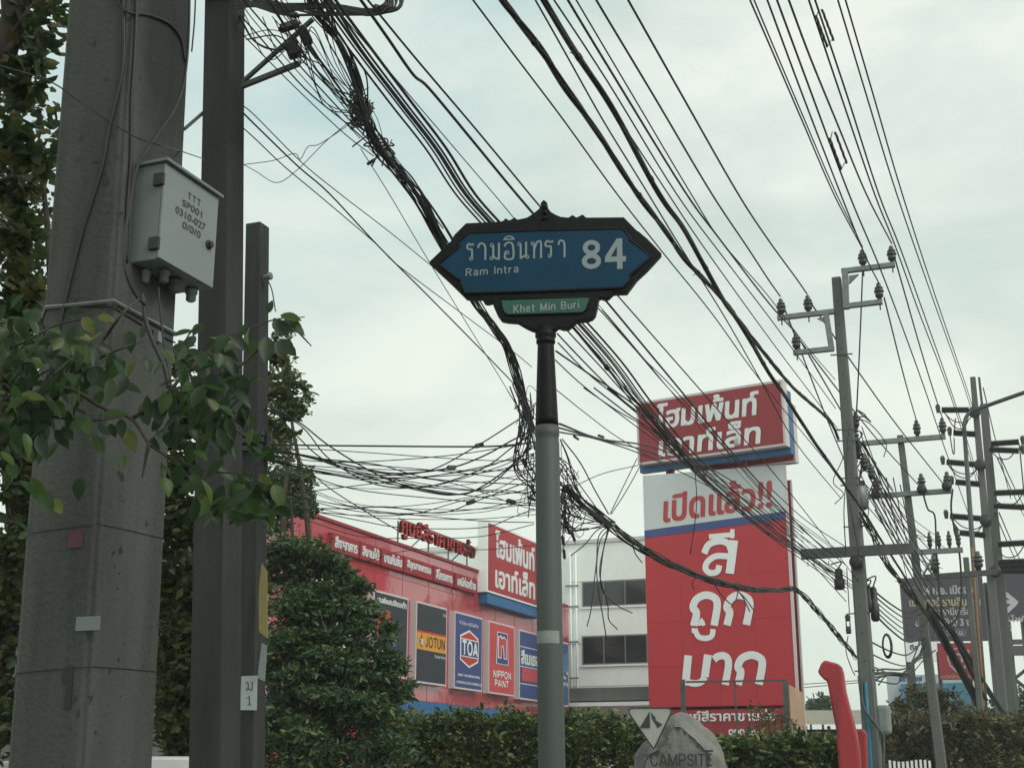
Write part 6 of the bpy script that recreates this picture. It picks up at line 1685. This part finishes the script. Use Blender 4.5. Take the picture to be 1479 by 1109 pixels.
def big_leaf(mb, p, axis, nrm, ln, wd):
    axis = axis.normalized(); sd_ = axis.cross(nrm).normalized(); nn_ = sd_.cross(axis).normalized()
    prof = [(0,.02),(.12,.30),(.3,.48),(.5,.5),(.7,.38),(.86,.2),(1,.01)]
    vs = []; curl = R.uniform(-.25,.3)
    for t_, h in prof:
        c = p + axis*ln*t_ - nn_*curl*ln*t_*t_
        vs += [c + sd_*wd*h + nn_*wd*h*.35, c, c - sd_*wd*h + nn_*wd*h*.35]
    fs = []
    for i in range(len(prof)-1):
        fs += [(3*i, 3*i+1, 3*i+4, 3*i+3), (3*i+1, 3*i+2, 3*i+5, 3*i+4)]
    mb.add(vs, fs)
lv = MB()
k3 = mpp(NYd)
def scatter(cx_, cy_, sx, sy, n, ln=34, dr=1.0):
    for _ in range(int(n*(1.15 if cx_ < 150 else .78))):
        p = at(cx_+R.gauss(0, sx), cy_+R.gauss(0, sy), NYd+R.uniform(-.16,.18))
        ax = Vector((R.uniform(-1,1), R.uniform(-.5,.5), -R.uniform(.1,1.3)*dr))
        big_leaf(lv, p, ax, Vector((R.uniform(-.7,.7), -R.uniform(.1,1), R.uniform(.1,1))), ln*k3*R.uniform(.7,1.25), ln*k3*R.uniform(.42,.62))
for a in ((40,505,30,20,30),(70,545,40,24,34),(30,580,34,22,26),(95,500,24,14,14),(20,640,26,24,18),(40,690,20,20,8),(130,545,22,16,10),(300,495,28,18,26),(300,545,30,26,44),(300,600,30,26,44),(330,565,24,30,30),(290,690,30,16,22),(340,700,28,18,34),(370,720,24,14,22),(330,735,24,12,14),(265,625,20,20,16),(375,650,16,16,10),(255,500,16,14,8)):
    scatter(*a)
for x, y, dx, dz, ln in ((95,452,1,.05,32),(120,458,.6,-.8,30),(140,458,1,-.2,30),(185,478,.2,-1,34),(208,470,-.1,-1,22),(165,510,-.2,-1,34),(178,520,.1,-1,26),(195,520,-.4,-1,26),(212,518,.2,-1,24),(175,605,.1,-1,28),(150,600,1,.1,34),(130,630,.6,-.6,32),(180,620,.6,-1,40),(158,612,.5,-1,22),(178,655,.1,-1,22),(55,620,-.2,-1,36),(118,690,-.2,-1,32),(395,462,.7,-.9,36),(405,455,1,-.4,36),(410,462,1,-.7,38),(385,485,.0,-1,46),(400,492,.4,-1,34),(405,490,.8,-1,34),(370,490,-.2,-1,36),(360,470,-.6,-.7,28),(388,452,.2,.8,20),(350,690,.3,-1,36),(375,685,.6,-.8,36),(395,700,.5,-1,36),(405,720,.4,-1,30),(245,565,-.3,-1,36),(208,580,.3,-1,40),(228,575,.1,-1,40),(420,470,.9,-.6,26),(412,500,.8,-.8,26)):
    big_leaf(lv, at(x, y, NYd+R.uniform(-.05,.05)), Vector((dx, R.uniform(-.2,.2), dz)), Vector((R.uniform(-.4,.4), -1, R.uniform(.1,.6))), ln*k3, ln*k3*R.uniform(.5,.62))
scatter(15,470,22,30,30); scatter(60,600,40,30,30); scatter(110,500,28,20,20); scatter(310,640,40,30,14)
lv.build('leaves', M_leafN, nb, True)
# ------------------------------------------------------------------ light haze in the air
hm = bpy.data.materials.new('haze'); hm.use_nodes = True; hm.node_tree.nodes.clear()
ho = hm.node_tree.nodes.new('ShaderNodeOutputMaterial'); hv = hm.node_tree.nodes.new('ShaderNodeVolumePrincipled')
hv.inputs['Color'].default_value = (.82, .90, .86, 1); hv.inputs['Density'].default_value = .0012; hv.inputs['Anisotropy'].default_value = .2
hm.node_tree.links.new(hv.outputs[0], ho.inputs['Volume'])
hz = MB().box((0, 0, 8), Vector((1900, 0, 0)), Vector((0, 1900, 0)), Vector((0, 0, 9))).build('haze', hm)
hz['kind'] = 'stuff'
